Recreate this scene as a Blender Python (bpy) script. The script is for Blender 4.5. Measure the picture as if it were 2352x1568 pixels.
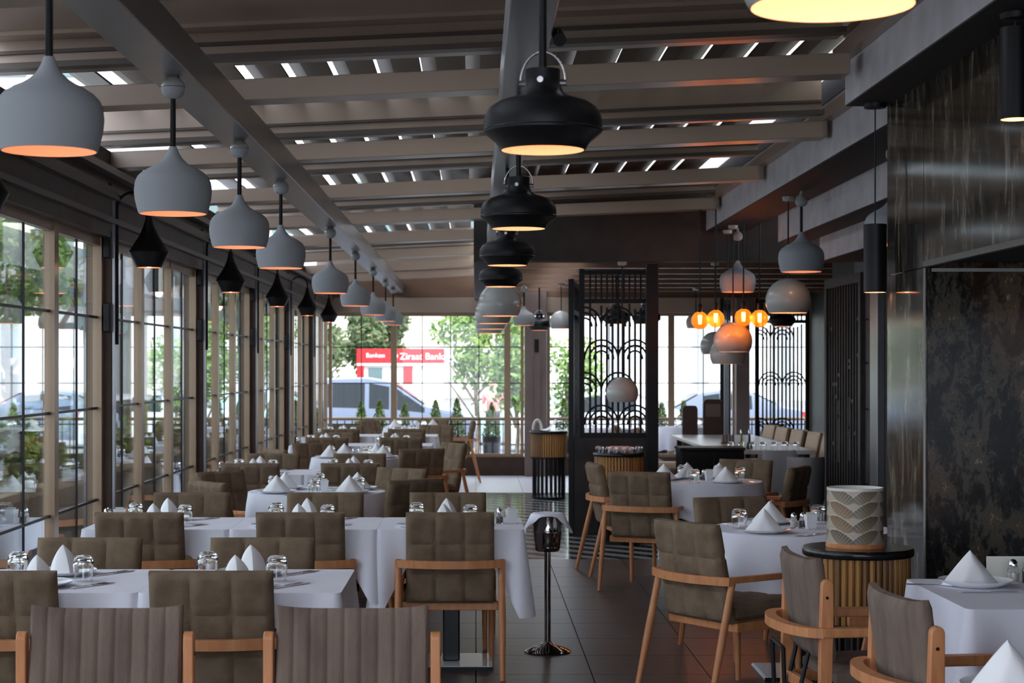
import bpy, math, random
from mathutils import Vector, Matrix
R = math.radians
random.seed(7)
for o in list(bpy.data.objects): bpy.data.objects.remove(o)
scene = bpy.context.scene
C = scene.collection

# ------------------------------------------------------------------ camera
cam_d = bpy.data.cameras.new('camera'); cam = bpy.data.objects.new('camera', cam_d); C.objects.link(cam)
cam.location = (0, 0, 1.59); cam.rotation_euler = (R(90), 0, 0)
cam_d.sensor_width = 36; cam_d.lens = 61.22
cam_d.shift_x = 83/2352; cam_d.shift_y = 58/2352
cam_d.clip_start = 0.1; cam_d.clip_end = 600
cam_d.dof.use_dof = True; cam_d.dof.focus_distance = 7.2; cam_d.dof.aperture_fstop = 7.1
scene.camera = cam
# ------------------------------------------------------------------ sky, sun, exposure
w = bpy.data.worlds.new('sky'); scene.world = w; w.use_nodes = True
bg = w.node_tree.nodes['Background']
bg.inputs['Color'].default_value = (0.80, 0.87, 1.0, 1); bg.inputs['Strength'].default_value = 2.6
sun_d = bpy.data.lights.new('sun', 'SUN'); sun = bpy.data.objects.new('sun', sun_d); C.objects.link(sun)
sun_d.energy = 3.2; sun_d.angle = R(0.6); sun_d.color = (1.0, 0.94, 0.85)
sun.rotation_euler = Vector((-0.55, 0.75, -0.95)).to_track_quat('-Z', 'Y').to_euler()
scene.view_settings.view_transform = 'Standard'; scene.view_settings.look = 'None'
scene.view_settings.gamma = 1.0; scene.view_settings.use_curve_mapping = False
scene.view_settings.exposure = 0.70
scene.cycles.transparent_max_bounces = 24
scene.cycles.max_bounces = 9
scene.cycles.diffuse_bounces = 4

# ------------------------------------------------------------------ materials
def newmat(name):
    m = bpy.data.materials.new(name); m.use_nodes = True
    return m, m.node_tree, m.node_tree.nodes['Principled BSDF']
def mat(name, c1, c2=None, rough=0.5, metal=0.0, scale=20, stretch=(1, 1, 1), bump=0.0, bscale=None, spec=0.5, detail=4, lo=.35, hi=.65, coords='Object'):
    m, t, b = newmat(name)
    b.inputs['Base Color'].default_value = (*c1, 1); b.inputs['Roughness'].default_value = rough
    b.inputs['Metallic'].default_value = metal; b.inputs['Specular IOR Level'].default_value = spec
    if c2 or bump:
        tc = t.nodes.new('ShaderNodeTexCoord'); mp = t.nodes.new('ShaderNodeMapping'); mp.inputs['Scale'].default_value = stretch
        t.links.new(tc.outputs[coords], mp.inputs['Vector'])
    if c2:
        n = t.nodes.new('ShaderNodeTexNoise'); n.inputs['Scale'].default_value = scale; n.inputs['Detail'].default_value = detail
        t.links.new(mp.outputs['Vector'], n.inputs['Vector'])
        r = t.nodes.new('ShaderNodeValToRGB'); r.color_ramp.elements[0].color = (*c1, 1); r.color_ramp.elements[1].color = (*c2, 1)
        r.color_ramp.elements[0].position = lo; r.color_ramp.elements[1].position = hi
        t.links.new(n.outputs['Fac'], r.inputs['Fac']); t.links.new(r.outputs['Color'], b.inputs['Base Color'])
    if bump:
        n2 = t.nodes.new('ShaderNodeTexNoise'); n2.inputs['Scale'].default_value = bscale or scale; n2.inputs['Detail'].default_value = 3
        t.links.new(mp.outputs['Vector'], n2.inputs['Vector'])
        bp = t.nodes.new('ShaderNodeBump'); bp.inputs['Strength'].default_value = bump; bp.inputs['Distance'].default_value = 0.01
        t.links.new(n2.outputs['Fac'], bp.inputs['Height']); t.links.new(bp.outputs['Normal'], b.inputs['Normal'])
    return m
def emit(name, c, s):
    m, t, b = newmat(name)
    b.inputs['Base Color'].default_value = (*c, 1); b.inputs['Emission Color'].default_value = (*c, 1); b.inputs['Emission Strength'].default_value = s
    return m
def pane_mat(name, tint, refl=1.0, power=4.0, base=.045):
    m = bpy.data.materials.new(name); m.use_nodes = True; t = m.node_tree; t.nodes.clear()
    out = t.nodes.new('ShaderNodeOutputMaterial'); mx = t.nodes.new('ShaderNodeMixShader')
    tr = t.nodes.new('ShaderNodeBsdfTransparent'); gl = t.nodes.new('ShaderNodeBsdfGlossy')
    tr.inputs['Color'].default_value = (*tint, 1); gl.inputs['Roughness'].default_value = 0.01
    gl.inputs['Color'].default_value = (.95, .97, 1, 1)
    lw = t.nodes.new('ShaderNodeLayerWeight'); lw.inputs['Blend'].default_value = 0.5
    pw = t.nodes.new('ShaderNodeMath'); pw.operation = 'POWER'; pw.inputs[1].default_value = power
    ma = t.nodes.new('ShaderNodeMath'); ma.operation = 'MULTIPLY_ADD'; ma.inputs[1].default_value = .9*refl; ma.inputs[2].default_value = base*refl
    t.links.new(lw.outputs['Facing'], pw.inputs[0]); t.links.new(pw.outputs[0], ma.inputs[0])
    t.links.new(ma.outputs[0], mx.inputs[0]); t.links.new(tr.outputs[0], mx.inputs[1]); t.links.new(gl.outputs[0], mx.inputs[2])
    t.links.new(mx.outputs[0], out.inputs['Surface'])
    return m
M = {}
M['fabric'] = mat('taupe_velvet', (.145, .102, .066), (.215, .155, .103), rough=.9, scale=9, bump=.25, bscale=160, spec=.15)
M['ribfab'] = mat('grey_brown_velvet', (.14, .10, .08), (.20, .148, .118), rough=.9, scale=12, stretch=(1, 1, .3), bump=.2, bscale=160, spec=.15)
M['wood'] = mat('beech_wood', (.50, .195, .075), (.60, .26, .11), rough=.42, scale=7, stretch=(6, 6, 1), spec=.4)
M['cloth'] = mat('white_linen', (.76, .76, .84), (.82, .82, .89), rough=.85, scale=3, bump=.08, bscale=30, spec=.1)
M['napkin'] = mat('white_napkin_cloth', (.86, .86, .87), rough=.9, bump=.05, bscale=90, spec=.1)
M['porcelain'] = mat('porcelain', (.82, .84, .86), rough=.12)
M['steel'] = mat('polished_steel', (.75, .75, .77), rough=.12, metal=1)
M['gunmetal'] = mat('dark_chrome', (.30, .28, .27), rough=.08, metal=1)
M['black'] = mat('black_metal', (.008, .008, .009), rough=.4, spec=.22)
M['blackgloss'] = mat('black_gloss', (.008, .008, .009), rough=.2, spec=.35)
M['dark_matt'] = mat('dark_soffit', (.022, .02, .022), rough=.7)  # plain near-black, on beam undersides, roof slab and lintel core
M['shade_grey'] = mat('matt_grey_white_lacquer', (.33, .35, .365), rough=.7, spec=.3)
M['shade_dome'] = mat('glossy_grey_white_lacquer', (.40, .40, .375), rough=.22)
M['lining'] = mat('copper_lining', (.82, .45, .31), rough=.6)
M['lining_pale'] = mat('pale_lining', (.92, .68, .50), rough=.5)
M['bulb'] = emit('warm_bulb', (1.0, .66, .42), 3)
M['filament'] = emit('filament', (1.0, .42, .10), 60)
M['rafter'] = mat('beige_lacquered_aluminium', (.34, .25, .185), (.37, .275, .205), rough=.28, scale=2, spec=.6)
M['louver'] = mat('dark_bronze_aluminium', (.085, .064, .05), rough=.36, spec=.35)
M['steelbeam'] = mat('satin_grey_steel', (.20, .20, .21), (.27, .27, .28), rough=.3, metal=.75, scale=1.2, stretch=(1, .6, 1), detail=2)
M['plaster'] = mat('grey_plaster', (.50, .485, .50), (.60, .585, .60), rough=.85, scale=6, bump=.06, bscale=40)
M['plaster_dark'] = mat('charcoal_plaster', (.04, .037, .034), (.052, .048, .044), rough=.8, scale=6, spec=.2)
M['frame'] = mat('bronze_window_frame', (.30, .20, .12), (.34, .23, .14), rough=.32, scale=3, spec=.45)
M['post'] = mat('dark_brown_post', (.06, .038, .028), (.08, .052, .04), rough=.4, scale=5, spec=.15)
M['glass'] = pane_mat('window_glass', (.90, .93, .93), 1.0, 2.6, .06)
M['glass_far'] = pane_mat('end_window_glass', (.93, .95, .95), .5)
M['tile'] = mat('dark_wood_look_tile', (.05, .037, .033), (.10, .078, .07), rough=.36, scale=4, stretch=(.5, 9, 1), bump=.05, bscale=6, coords='Generated')
M['grout'] = mat('dark_grout', (.045, .036, .032), rough=.6)
M['floor_pale'] = mat('pale_stone_tile', (.62, .62, .66), rough=.35)
M['bamboo'] = mat('bamboo', (.26, .12, .03), (.42, .21, .06), rough=.45, scale=3, stretch=(30, 30, 1))
M['bamboo_dark'] = mat('dark_bamboo', (.13, .06, .02), (.22, .11, .04), rough=.45, scale=3, stretch=(30, 30, 1))
M['brick_brown'] = mat('brown_wood_ceiling', (.16, .085, .05), (.21, .12, .075), rough=.35, scale=3, stretch=(.3, 8, 1))
M['pillar'] = mat('mauve_brown_column', (.16, .115, .10), (.19, .14, .125), rough=.4, scale=3)
M['trim'] = mat('brushed_trim', (.24, .23, .21), rough=.3, metal=.9)
M['greytile'] = mat('dark_grey_stone', (.022, .021, .022), (.036, .034, .035), rough=.5, scale=8, spec=.25)
M['grey_fab'] = mat('grey_leatherette', (.19, .20, .21), rough=.6)
M['beige_fab'] = mat('beige_leather', (.52, .37, .25), rough=.55)
M['brown_leather'] = mat('dark_brown_leather', (.06, .03, .022), rough=.4)
M['whitewood'] = mat('pale_table_top', (.55, .52, .48), rough=.3)
M['asphalt'] = mat('asphalt', (.22, .22, .23), (.28, .28, .29), rough=.9, scale=.6)
M['pave'] = mat('pavement', (.42, .41, .40), (.5, .49, .47), rough=.9, scale=1.5)
M['leaf'] = mat('leaf_green', (.10, .19, .035), (.22, .33, .07), rough=.6, scale=.9, lo=.3, hi=.7)
M['leaf_dark'] = mat('leaf_dull_green', (.05, .085, .03), (.12, .16, .06), rough=.6, scale=.9, lo=.3, hi=.7)
M['leaf_hedge'] = mat('leaf_hedge_green', (.05, .11, .015), (.15, .22, .03), rough=.6, scale=3, lo=.3, hi=.7)
M['bark'] = mat('bark', (.12, .09, .065), (.2, .16, .12), rough=.9, scale=12)
M['bwhite'] = mat('white_render', (.78, .77, .74), (.84, .83, .80), rough=.9, scale=.4)
M['bcream'] = mat('cream_render', (.80, .74, .60), rough=.9)
M['bgrey'] = mat('grey_cladding', (.36, .37, .38), (.42, .43, .44), rough=.8, scale=.5)
M['bglass'] = mat('building_glass', (.10, .17, .17), rough=.1, spec=.8)
M['red'] = mat('red_fascia', (.62, .02, .025), rough=.35)
M['redtext'] = mat('white_letters', (.9, .9, .9), rough=.5)
M['silver'] = mat('silver_car_paint', (.17, .20, .28), rough=.3, metal=.2)
M['carwhite'] = mat('white_car_paint', (.6, .62, .66), rough=.25)
M['carblue'] = mat('pale_blue_car_paint', (.30, .43, .60), rough=.25)
M['carteal'] = mat('pale_teal_car_paint', (.45, .68, .66), rough=.25)
M['carglass'] = mat('car_glass', (.015, .02, .025), rough=.08, spec=.3)
M['rubber'] = mat('rubber', (.02, .02, .02), rough=.8)
M['skin'] = mat('skin', (.55, .33, .23), rough=.6)
M['vest'] = mat('lime_vest', (.35, .85, .08), rough=.7)
M['pinkshirt'] = mat('pink_shirt', (.80, .25, .25), rough=.8)
M['trouser'] = mat('dark_trousers', (.05, .05, .07), rough=.8)
M['hair'] = mat('dark_hair', (.02, .015, .012), rough=.7)
M['card'] = mat('cream_card', (.75, .74, .66), rough=.7)
M['salt'] = mat('glass_shaker_fill', (.75, .74, .70), rough=.4)
M['pepper'] = mat('pepper_fill', (.12, .10, .08), rough=.5)
M['oil'] = mat('olive_oil', (.35, .25, .02), rough=.08)
M['vinegar'] = mat('dark_vinegar', (.02, .012, .008), rough=.08)
M['pinkcloth'] = mat('pink_folded_cloth', (.62, .42, .42), rough=.9)
def glass_mat():
    m, t, b = newmat('clear_tumbler_glass')
    b.inputs['Base Color'].default_value = (1, 1, 1, 1); b.inputs['Roughness'].default_value = 0.0
    b.inputs['Transmission Weight'].default_value = 1.0; b.inputs['IOR'].default_value = 1.48
    return m
M['tumbler'] = glass_mat()
M['amber'] = pane_mat('amber_glass', (1.0, .50, .14), .8)
_t = M['amber'].node_tree; _o = [n for n in _t.nodes if n.type == 'OUTPUT_MATERIAL'][0]; _mx = _o.inputs['Surface'].links[0].from_node
_tl = _t.nodes.new('ShaderNodeBsdfTranslucent'); _tl.inputs['Color'].default_value = (1.0, .42, .10, 1); _m2 = _t.nodes.new('ShaderNodeMixShader'); _m2.inputs[0].default_value = .14
_t.links.new(_mx.outputs[0], _m2.inputs[1]); _t.links.new(_tl.outputs[0], _m2.inputs[2]); _t.links.new(_m2.outputs[0], _o.inputs['Surface'])
def granite_mat():
    m, t, b = newmat('dark_polished_granite')
    tc = t.nodes.new('ShaderNodeTexCoord'); mp = t.nodes.new('ShaderNodeMapping')
    mp.inputs['Rotation'].default_value = (.3, .5, .4); mp.inputs['Scale'].default_value = (1.0, 1.0, .55)
    t.links.new(tc.outputs['Object'], mp.inputs['Vector'])
    n = t.nodes.new('ShaderNodeTexNoise'); n.inputs['Scale'].default_value = 9; n.inputs['Detail'].default_value = 12; n.inputs['Roughness'].default_value = .8; n.inputs['Distortion'].default_value = .3; b.inputs['Specular IOR Level'].default_value = .3
    t.links.new(mp.outputs['Vector'], n.inputs['Vector'])
    r = t.nodes.new('ShaderNodeValToRGB'); cr = r.color_ramp
    cr.elements[0].position = .42; cr.elements[0].color = (.004, .004, .005, 1)
    cr.elements[1].position = .67; cr.elements[1].color = (.30, .27, .22, 1)
    e = cr.elements.new(.49); e.color = (.015, .014, .012, 1)
    e = cr.elements.new(.54); e.color = (.075, .066, .052, 1)
    e = cr.elements.new(.585); e.color = (.05, .03, .012, 1)
    t.links.new(n.outputs['Fac'], r.inputs['Fac'])
    n2 = t.nodes.new('ShaderNodeTexNoise'); n2.inputs['Scale'].default_value = 2.2; n2.inputs['Detail'].default_value = 6
    t.links.new(mp.outputs['Vector'], n2.inputs['Vector'])
    r2 = t.nodes.new('ShaderNodeValToRGB'); r2.color_ramp.elements[0].position = .52; r2.color_ramp.elements[1].position = .75
    r2.color_ramp.elements[1].color = (.12, .05, .012, 1)
    t.links.new(n2.outputs['Fac'], r2.inputs['Fac'])
    mx = t.nodes.new('ShaderNodeMixRGB'); mx.blend_type = 'ADD'; mx.inputs[0].default_value = .5
    t.links.new(r.outputs['Color'], mx.inputs[1]); t.links.new(r2.outputs['Color'], mx.inputs[2])
    t.links.new(mx.outputs['Color'], b.inputs['Base Color'])
    b.inputs['Roughness'].default_value = .09
    return m
M['granite'] = granite_mat()
def marble_mat():
    m, t, b = newmat('streaked_dark_marble')
    tc = t.nodes.new('ShaderNodeTexCoord'); mp = t.nodes.new('ShaderNodeMapping')
    mp.inputs['Rotation'].default_value = (.5, .0, .0); mp.inputs['Scale'].default_value = (2.0, 2.6, .8)
    t.links.new(tc.outputs['Object'], mp.inputs['Vector'])
    n = t.nodes.new('ShaderNodeTexNoise'); n.inputs['Scale'].default_value = 5; n.inputs['Detail'].default_value = 9; n.inputs['Roughness'].default_value = .7; n.inputs['Distortion'].default_value = .5
    t.links.new(mp.outputs['Vector'], n.inputs['Vector'])
    r = t.nodes.new('ShaderNodeValToRGB'); cr = r.color_ramp
    cr.elements[0].position = .40; cr.elements[0].color = (.010, .009, .007, 1)
    cr.elements[1].position = .66; cr.elements[1].color = (.22, .19, .15, 1)
    e = cr.elements.new(.50); e.color = (.035, .029, .021, 1); e = cr.elements.new(.56); e.color = (.075, .064, .048, 1)
    t.links.new(n.outputs['Fac'], r.inputs['Fac']); t.links.new(r.outputs['Color'], b.inputs['Base Color'])
    b.inputs['Roughness'].default_value = .10
    bp = t.nodes.new('ShaderNodeBump'); bp.inputs['Strength'].default_value = .003; bp.inputs['Distance'].default_value = .01; b.inputs['Specular IOR Level'].default_value = .4
    t.links.new(n.outputs['Fac'], bp.inputs['Height']); t.links.new(bp.outputs['Normal'], b.inputs['Normal'])
    return m
M['marble'] = marble_mat()
def zigzag_mat():
    m, t, b = newmat('black_and_white_chevron_tile')
    tc = t.nodes.new('ShaderNodeTexCoord'); sp = t.nodes.new('ShaderNodeSeparateXYZ'); t.links.new(tc.outputs['Object'], sp.inputs[0])
    def mth(op, a, bb=None, c=None):
        n = t.nodes.new('ShaderNodeMath'); n.operation = op
        for i, v in enumerate((a, bb, c)):
            if v is None: continue
            if isinstance(v, (int, float)): n.inputs[i].default_value = v
            else: t.links.new(v, n.inputs[i])
        return n.outputs[0]
    px = mth('PINGPONG', sp.outputs['X'], .4)
    s = mth('MULTIPLY_ADD', px, 1.0, sp.outputs['Y'])
    f = mth('FRACT', mth('MULTIPLY', s, 2.5))
    g = mth('GREATER_THAN', f, .5)
    mx = t.nodes.new('ShaderNodeMixRGB'); mx.inputs[1].default_value = (.03, .032, .035, 1); mx.inputs[2].default_value = (.40, .42, .42, 1)
    t.links.new(g, mx.inputs[0]); t.links.new(mx.outputs[0], b.inputs['Base Color'])
    b.inputs['Roughness'].default_value = .12
    return m
M['zigzag'] = zigzag_mat()
def print_mat():
    m, t, b = newmat('palm_print_glass')
    a = t.nodes.new('ShaderNodeVertexColor'); a.layer_name = 'print'
    t.links.new(a.outputs['Color'], b.inputs['Base Color']); b.inputs['Roughness'].default_value = .35
    return m
M['palm'] = print_mat()

# ------------------------------------------------------------------ mesh builder
class MB:
    def __init__(s): s.v = []; s.f = []
    def add(s, vs, fs):
        n = len(s.v); s.v += [tuple(p) for p in vs]; s.f += [tuple(i+n for i in f) for f in fs]; return s
    def box(s, x0, x1, y0, y1, z0, z1, mtx=None):
        vs = [Vector(p) for p in ((x0,y0,z0),(x1,y0,z0),(x1,y1,z0),(x0,y1,z0),(x0,y0,z1),(x1,y0,z1),(x1,y1,z1),(x0,y1,z1))]
        if mtx: vs = [mtx @ p for p in vs]
        return s.add(vs, [(0,3,2,1),(4,5,6,7),(0,1,5,4),(1,2,6,5),(2,3,7,6),(3,0,4,7)])
    def bar(s, a, b, wx, wz, up=(0,0,1)):
        a = Vector(a); b = Vector(b); d = (b-a); L = d.length; d.normalize(); u = Vector(up); x = d.cross(u).normalized(); u = x.cross(d)
        m = Matrix((x, d, u)).transposed().to_4x4(); m.translation = a
        return s.box(-wx/2, wx/2, 0, L, -wz/2, wz/2, m)
    def tube(s, pts, rad, n=8, cap=True):
        pts = [Vector(p) for p in pts]
        if isinstance(rad, (int, float)): rad = [rad]*len(pts)
        vs = []; ref = None
        for i, p in enumerate(pts):
            d = (pts[min(i+1, len(pts)-1)] - pts[max(i-1, 0)]).normalized()
            if ref is None:
                ref = Vector((1,0,0)) if abs(d.x) < .9 else Vector((0,1,0))
            x = (ref - d*ref.dot(d)).normalized(); ref = x; y = d.cross(x)
            for k in range(n):
                a = 2*math.pi*k/n; vs.append(p + (x*math.cos(a) + y*math.sin(a))*rad[i])
        fs = [(i*n+k, i*n+(k+1)%n, (i+1)*n+(k+1)%n, (i+1)*n+k) for i in range(len(pts)-1) for k in range(n)]
        if cap: fs += [tuple(range(n-1, -1, -1)), tuple((len(pts)-1)*n+k for k in range(n))]
        return s.add(vs, fs)
    def lathe(s, prof, n=24, c=(0,0,0), cap=False, a0=0, a1=2*math.pi):
        full = abs(a1-a0-2*math.pi) < 1e-6; m = n if full else n+1
        vs = [(c[0]+r*math.cos(a0+(a1-a0)*k/n), c[1]+r*math.sin(a0+(a1-a0)*k/n), c[2]+z) for r, z in prof for k in range(m)]
        fs = []
        for i in range(len(prof)-1):
            for k in range(n):
                k2 = (k+1) % m
                fs.append((i*m+k, i*m+k2, (i+1)*m+k2, (i+1)*m+k))
        if cap: fs += [tuple(range(m-1, -1, -1)), tuple((len(prof)-1)*m+k for k in range(m))]
        return s.add(vs, fs)
    def prism(s, poly, y0, y1, axis='y'):
        n = len(poly)
        if axis == 'y': vs = [(p[0], y0, p[1]) for p in poly] + [(p[0], y1, p[1]) for p in poly]
        elif axis == 'x': vs = [(y0, p[0], p[1]) for p in poly] + [(y1, p[0], p[1]) for p in poly]
        else: vs = [(p[0], p[1], y0) for p in poly] + [(p[0], p[1], y1) for p in poly]
        return s.add(vs, [tuple(range(n)), tuple(range(2*n-1, n-1, -1))] + [(i, i+n, (i+1)%n+n, (i+1)%n) for i in range(n)])
    def sphere(s, c, r, nu=12, nv=8, sz=1):
        return s.lathe([(max(r*math.sin(math.pi*j/nv), 1e-4), -r*sz*math.cos(math.pi*j/nv)) for j in range(nv+1)], nu, c)
    def grid(s, fn, nu, nv):
        vs = [fn(i/nu, j/nv) for j in range(nv+1) for i in range(nu+1)]
        return s.add(vs, [(j*(nu+1)+i, j*(nu+1)+i+1, (j+1)*(nu+1)+i+1, (j+1)*(nu+1)+i) for j in range(nv) for i in range(nu)])
    def mesh(s, name, m, smooth=False, angle=40):
        me = bpy.data.meshes.new(name); me.from_pydata(s.v, [], s.f); me.validate(); me.update()
        if m: me.materials.append(M[m] if isinstance(m, str) else m)
        if smooth:
            me.polygons.foreach_set('use_smooth', [True]*len(me.polygons)); me.set_sharp_from_angle(angle=R(angle))
        return me
    def obj(s, name, m, parent=None, smooth=False, loc=None, rz=0, bevel=0):
        o = bpy.data.objects.new(name, s.mesh(name, m, smooth)); C.objects.link(o)
        if parent: o.parent = parent
        if loc is not None: o.location = loc
        if rz: o.rotation_euler.z = rz
        if bevel:
            b = o.modifiers.new('bevel', 'BEVEL'); b.width = bevel; b.segments = 2; b.limit_method = 'ANGLE'
        return o
def tag(o, label, cat, group=None, kind=None):
    o['label'] = label; o['category'] = cat
    if group: o['group'] = group
    if kind: o['kind'] = kind
    return o
def thing(name, label, cat, loc=(0,0,0), rz=0, group=None):
    o = bpy.data.objects.new(name, None); C.objects.link(o); o.location = loc; o.rotation_euler.z = rz; o.empty_display_size = .1
    return tag(o, label, cat, group)
def inst(src, parent, loc, rot=(0,0,0), scale=None):
    c = src.copy(); C.objects.link(c); c.parent = parent; c.location = loc; c.rotation_euler = rot
    if scale: c.scale = scale
    return c
def dup(root, loc, rz=0, label=None, group=None, scale=None):
    r = root.copy(); C.objects.link(r); r.location = loc; r.rotation_euler.z = rz
    if label: r['label'] = label
    if group: r['group'] = group
    if scale: r.scale = (scale,)*3
    for ch in kids(root):
        c = ch.copy(); C.objects.link(c); c.parent = r
        for g in kids(ch):
            d = g.copy(); C.objects.link(d); d.parent = c
    return r
KID = {}
def kids(o):
    if o.name not in KID: KID[o.name] = [c for c in bpy.data.objects if c.parent == o]
    return KID[o.name]
class Proto:
    """first use moves the built thing itself, later uses copy it with its parts"""
    def __init__(s, root): s.root = root; s.used = False
    def put(s, loc, rz, label, group=None, scale=None):
        if not s.used:
            s.used = True; s.src = s.root; kids(s.root)
            for c in kids(s.root): kids(c)
            r = s.root; r.location = loc; r.rotation_euler.z = rz; r['label'] = label
            if group: r['group'] = group
            if scale: r.scale = (scale,)*3
            return r
        return dup(s.root, loc, rz, label, group, scale or s.root.scale[0])
def lerp(a, b, t): return a+(b-a)*t
ORD = ['zeroth', 'first', 'second', 'third', 'fourth', 'fifth', 'sixth', 'seventh', 'eighth', 'ninth', 'tenth', 'eleventh']
# ================================================================== SETTING
def zb(x): return 2.845 + .044*x
XL = -2.2; YF = 25.5
def struct(o, label, cat): return tag(o, label, cat, None, 'structure')
# ---- floor
fl = MB().box(-2.4, 5.4, -3, 25.7, -.12, -.012).obj('floor', 'grout'); struct(fl, 'dark wood-look tiled floor of the dining hall', 'floor')
tsrc = MB().box(.003, .597, .003, .597, -.012, 0).obj('floor_tile', 'tile', fl, loc=(-2.4, 3.0, 0))
for i in range(10):
    for j in range(19):
        if i == 0 and j == 0: continue
        inst(tsrc, fl, (-2.4+.6*i, 3.0+.6*j, 0))
MB().box(-2.4, 5.4, -3, 3.0, -.012, 0).obj('floor_slab', 'tile', fl)
csrc = MB().box(.002, .398, .002, .398, -.012, 0).obj('chevron_tile', 'zigzag', fl, loc=(-2.4, 14.4, 0))
for i in range(15):
    for j in range(19):
        if i == 0 and j == 0: continue
        inst(csrc, fl, (-2.4+.4*i, 14.4+.4*j, 0))
MB().box(3.6, 5.4, 14.4, 22, -.012, 0).obj('floor_slab', 'tile', fl)
psrc = MB().box(.002, .598, .002, .598, -.012, 0).obj('pale_tile', 'floor_pale', fl, loc=(-2.4, 22.0, 0))
for i in range(13):
    for j in range(6):
        if i == 0 and j == 0: continue
        inst(psrc, fl, (-2.4+.6*i, 22.0+.6*j, 0))

# ---- pergola roof
ce = bpy.data.objects.new('ceiling', None); C.objects.link(ce); struct(ce, 'louvred aluminium pergola roof with beige cross rafters', 'ceiling')
def sloped(x0, x1, y0, y1, a, b):
    m = MB(); vs = [(x0,y0,zb(x0)+a),(x1,y0,zb(x1)+a),(x1,y1,zb(x1)+a),(x0,y1,zb(x0)+a),(x0,y0,zb(x0)+b),(x1,y0,zb(x1)+b),(x1,y1,zb(x1)+b),(x0,y1,zb(x0)+b)]
    return m.add(vs, [(0,3,2,1),(4,5,6,7),(0,1,5,4),(1,2,6,5),(2,3,7,6),(3,0,4,7)])
RY = [1.0, 3.3, 5.6, 7.9, 10.2, 12.5, 14.8, 17.1, 19.4, 21.7, 24.0]
for k, y in enumerate(RY):
    x1 = 1.70 if y < 9 else 2.06
    if y > 15.8: x1 = -.02
    odd = k % 2
    sloped(XL, x1, y, y+.17, 0, .097).obj('rafter', 'rafter', ce, bevel=.004)
    g = .185 if odd else .135
    sloped(XL, x1-.03 if y < 15 else x1, y+.03, y+.15, g, (.44 if k <= 3 else .35 if odd else .37 if k == 4 else .30)).obj('purlin', 'rafter', ce)
    sloped(XL, x1-.03 if y < 15 else x1, y-.06, y+.03, g-.006, g+.02).obj('gutter_lip', 'louver', ce)
    sloped(XL, x1-.03 if y < 15 else x1, y-.0, y+.03, g+.07, g+.085).obj('purlin_bead', 'louver', ce)
    if k > 3: continue
    sloped(XL, x1-.03 if y < 15 else x1, y-(.7 if k == 3 else .32), y+.03, .318, .338).obj('roof_panel', 'rafter', ce)
    sloped(XL, x1-.03 if y < 15 else x1, y-.20, y-.17, .30, .318).obj('panel_rib', 'rafter', ce)
def blade(tilt):
    m = MB(); t = R(tilt); c, s = math.cos(t)*.13, math.sin(t)*.13
    return m.prism([(-c, s), (-c*.3, s*.3-.012), (c, -s), (c, -s+.012), (0, .012), (-c, s+.012)], .0, 2.3)
bl = blade(17).obj('louver_blade', 'louver', ce, loc=(-2.1, -1.3, zb(-2.1)+.40))
br = blade(-13).obj('louver_blade', 'louver', ce, loc=(.42, -1.3, zb(.42)+.40))
for k in range(-1, 11):
    y = -1.3 + 2.3*(k+1)
    for i in range(11):
        x = -2.1+.24*i
        if not (i == 0 and k == -1) and x < (.3 if y < 15 else -.05): inst(bl, ce, (x, y, zb(x)+.40))
    if y < 15.0:
        for i in range(7):
            x = .42+.24*i
            if not (i == 0 and k == -1): inst(br, ce, (x, y, zb(x)+.40))
# slab over the building part of the hall, and an unseen upper block added to shut out the sun
MB().box(2.08, 5.6, -3, 15.8, 3.16, 3.3).obj('roof_slab', 'dark_matt', ce)
fc = MB().box(2.1, 6.5, -3, 25.6, 3.3, 9).obj('wall_sun_block', 'bcream'); struct(fc, 'unseen upper storey block added to keep sun off the pergola', 'wall')
# long beams carrying the pendants
b1 = MB().box(-1.215, -1.045, -3, YF, 2.66, 2.80).obj('trim_1', 'steelbeam', bevel=.004); struct(b1, 'satin steel beam carrying the row of grey bell pendants', 'beam')
b2 = MB().box(.10, .245, -3, 15.8, 2.66, 2.82).obj('trim_2', 'steelbeam', bevel=.004); struct(b2, 'satin steel beam carrying the black dome pendants', 'beam')
# grey plaster downstand beams on the building side, dark underneath
def downstand(name, x0, x1, y0, y1, z0, z1, label, m='plaster'):
    o = MB().box(x0, x1, y0, y1, z0+.006, z1).obj(name, m); struct(o, label, 'beam')
    MB().box(x0+.004, x1, y0+.004, y1-.004, z0, z0+.006).obj('soffit', 'dark_matt', o)
    return o
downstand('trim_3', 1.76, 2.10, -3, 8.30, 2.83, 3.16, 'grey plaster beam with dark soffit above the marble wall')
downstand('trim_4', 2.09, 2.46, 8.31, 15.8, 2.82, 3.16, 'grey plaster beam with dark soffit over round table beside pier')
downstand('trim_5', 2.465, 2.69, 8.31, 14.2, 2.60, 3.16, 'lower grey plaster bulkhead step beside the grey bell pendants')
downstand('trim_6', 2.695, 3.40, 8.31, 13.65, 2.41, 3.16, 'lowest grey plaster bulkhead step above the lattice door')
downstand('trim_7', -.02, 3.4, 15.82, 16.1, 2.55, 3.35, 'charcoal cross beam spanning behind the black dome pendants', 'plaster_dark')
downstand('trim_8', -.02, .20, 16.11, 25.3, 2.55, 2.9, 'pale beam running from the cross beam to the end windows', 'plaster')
MB().box(1.755, 1.79, -3, 8.31, 3.16, 3.2).obj('trim_9', 'frame'); struct(bpy.data.objects['trim_9'], 'thin bronze flashing on top of the plaster beam', 'trim')
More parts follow.
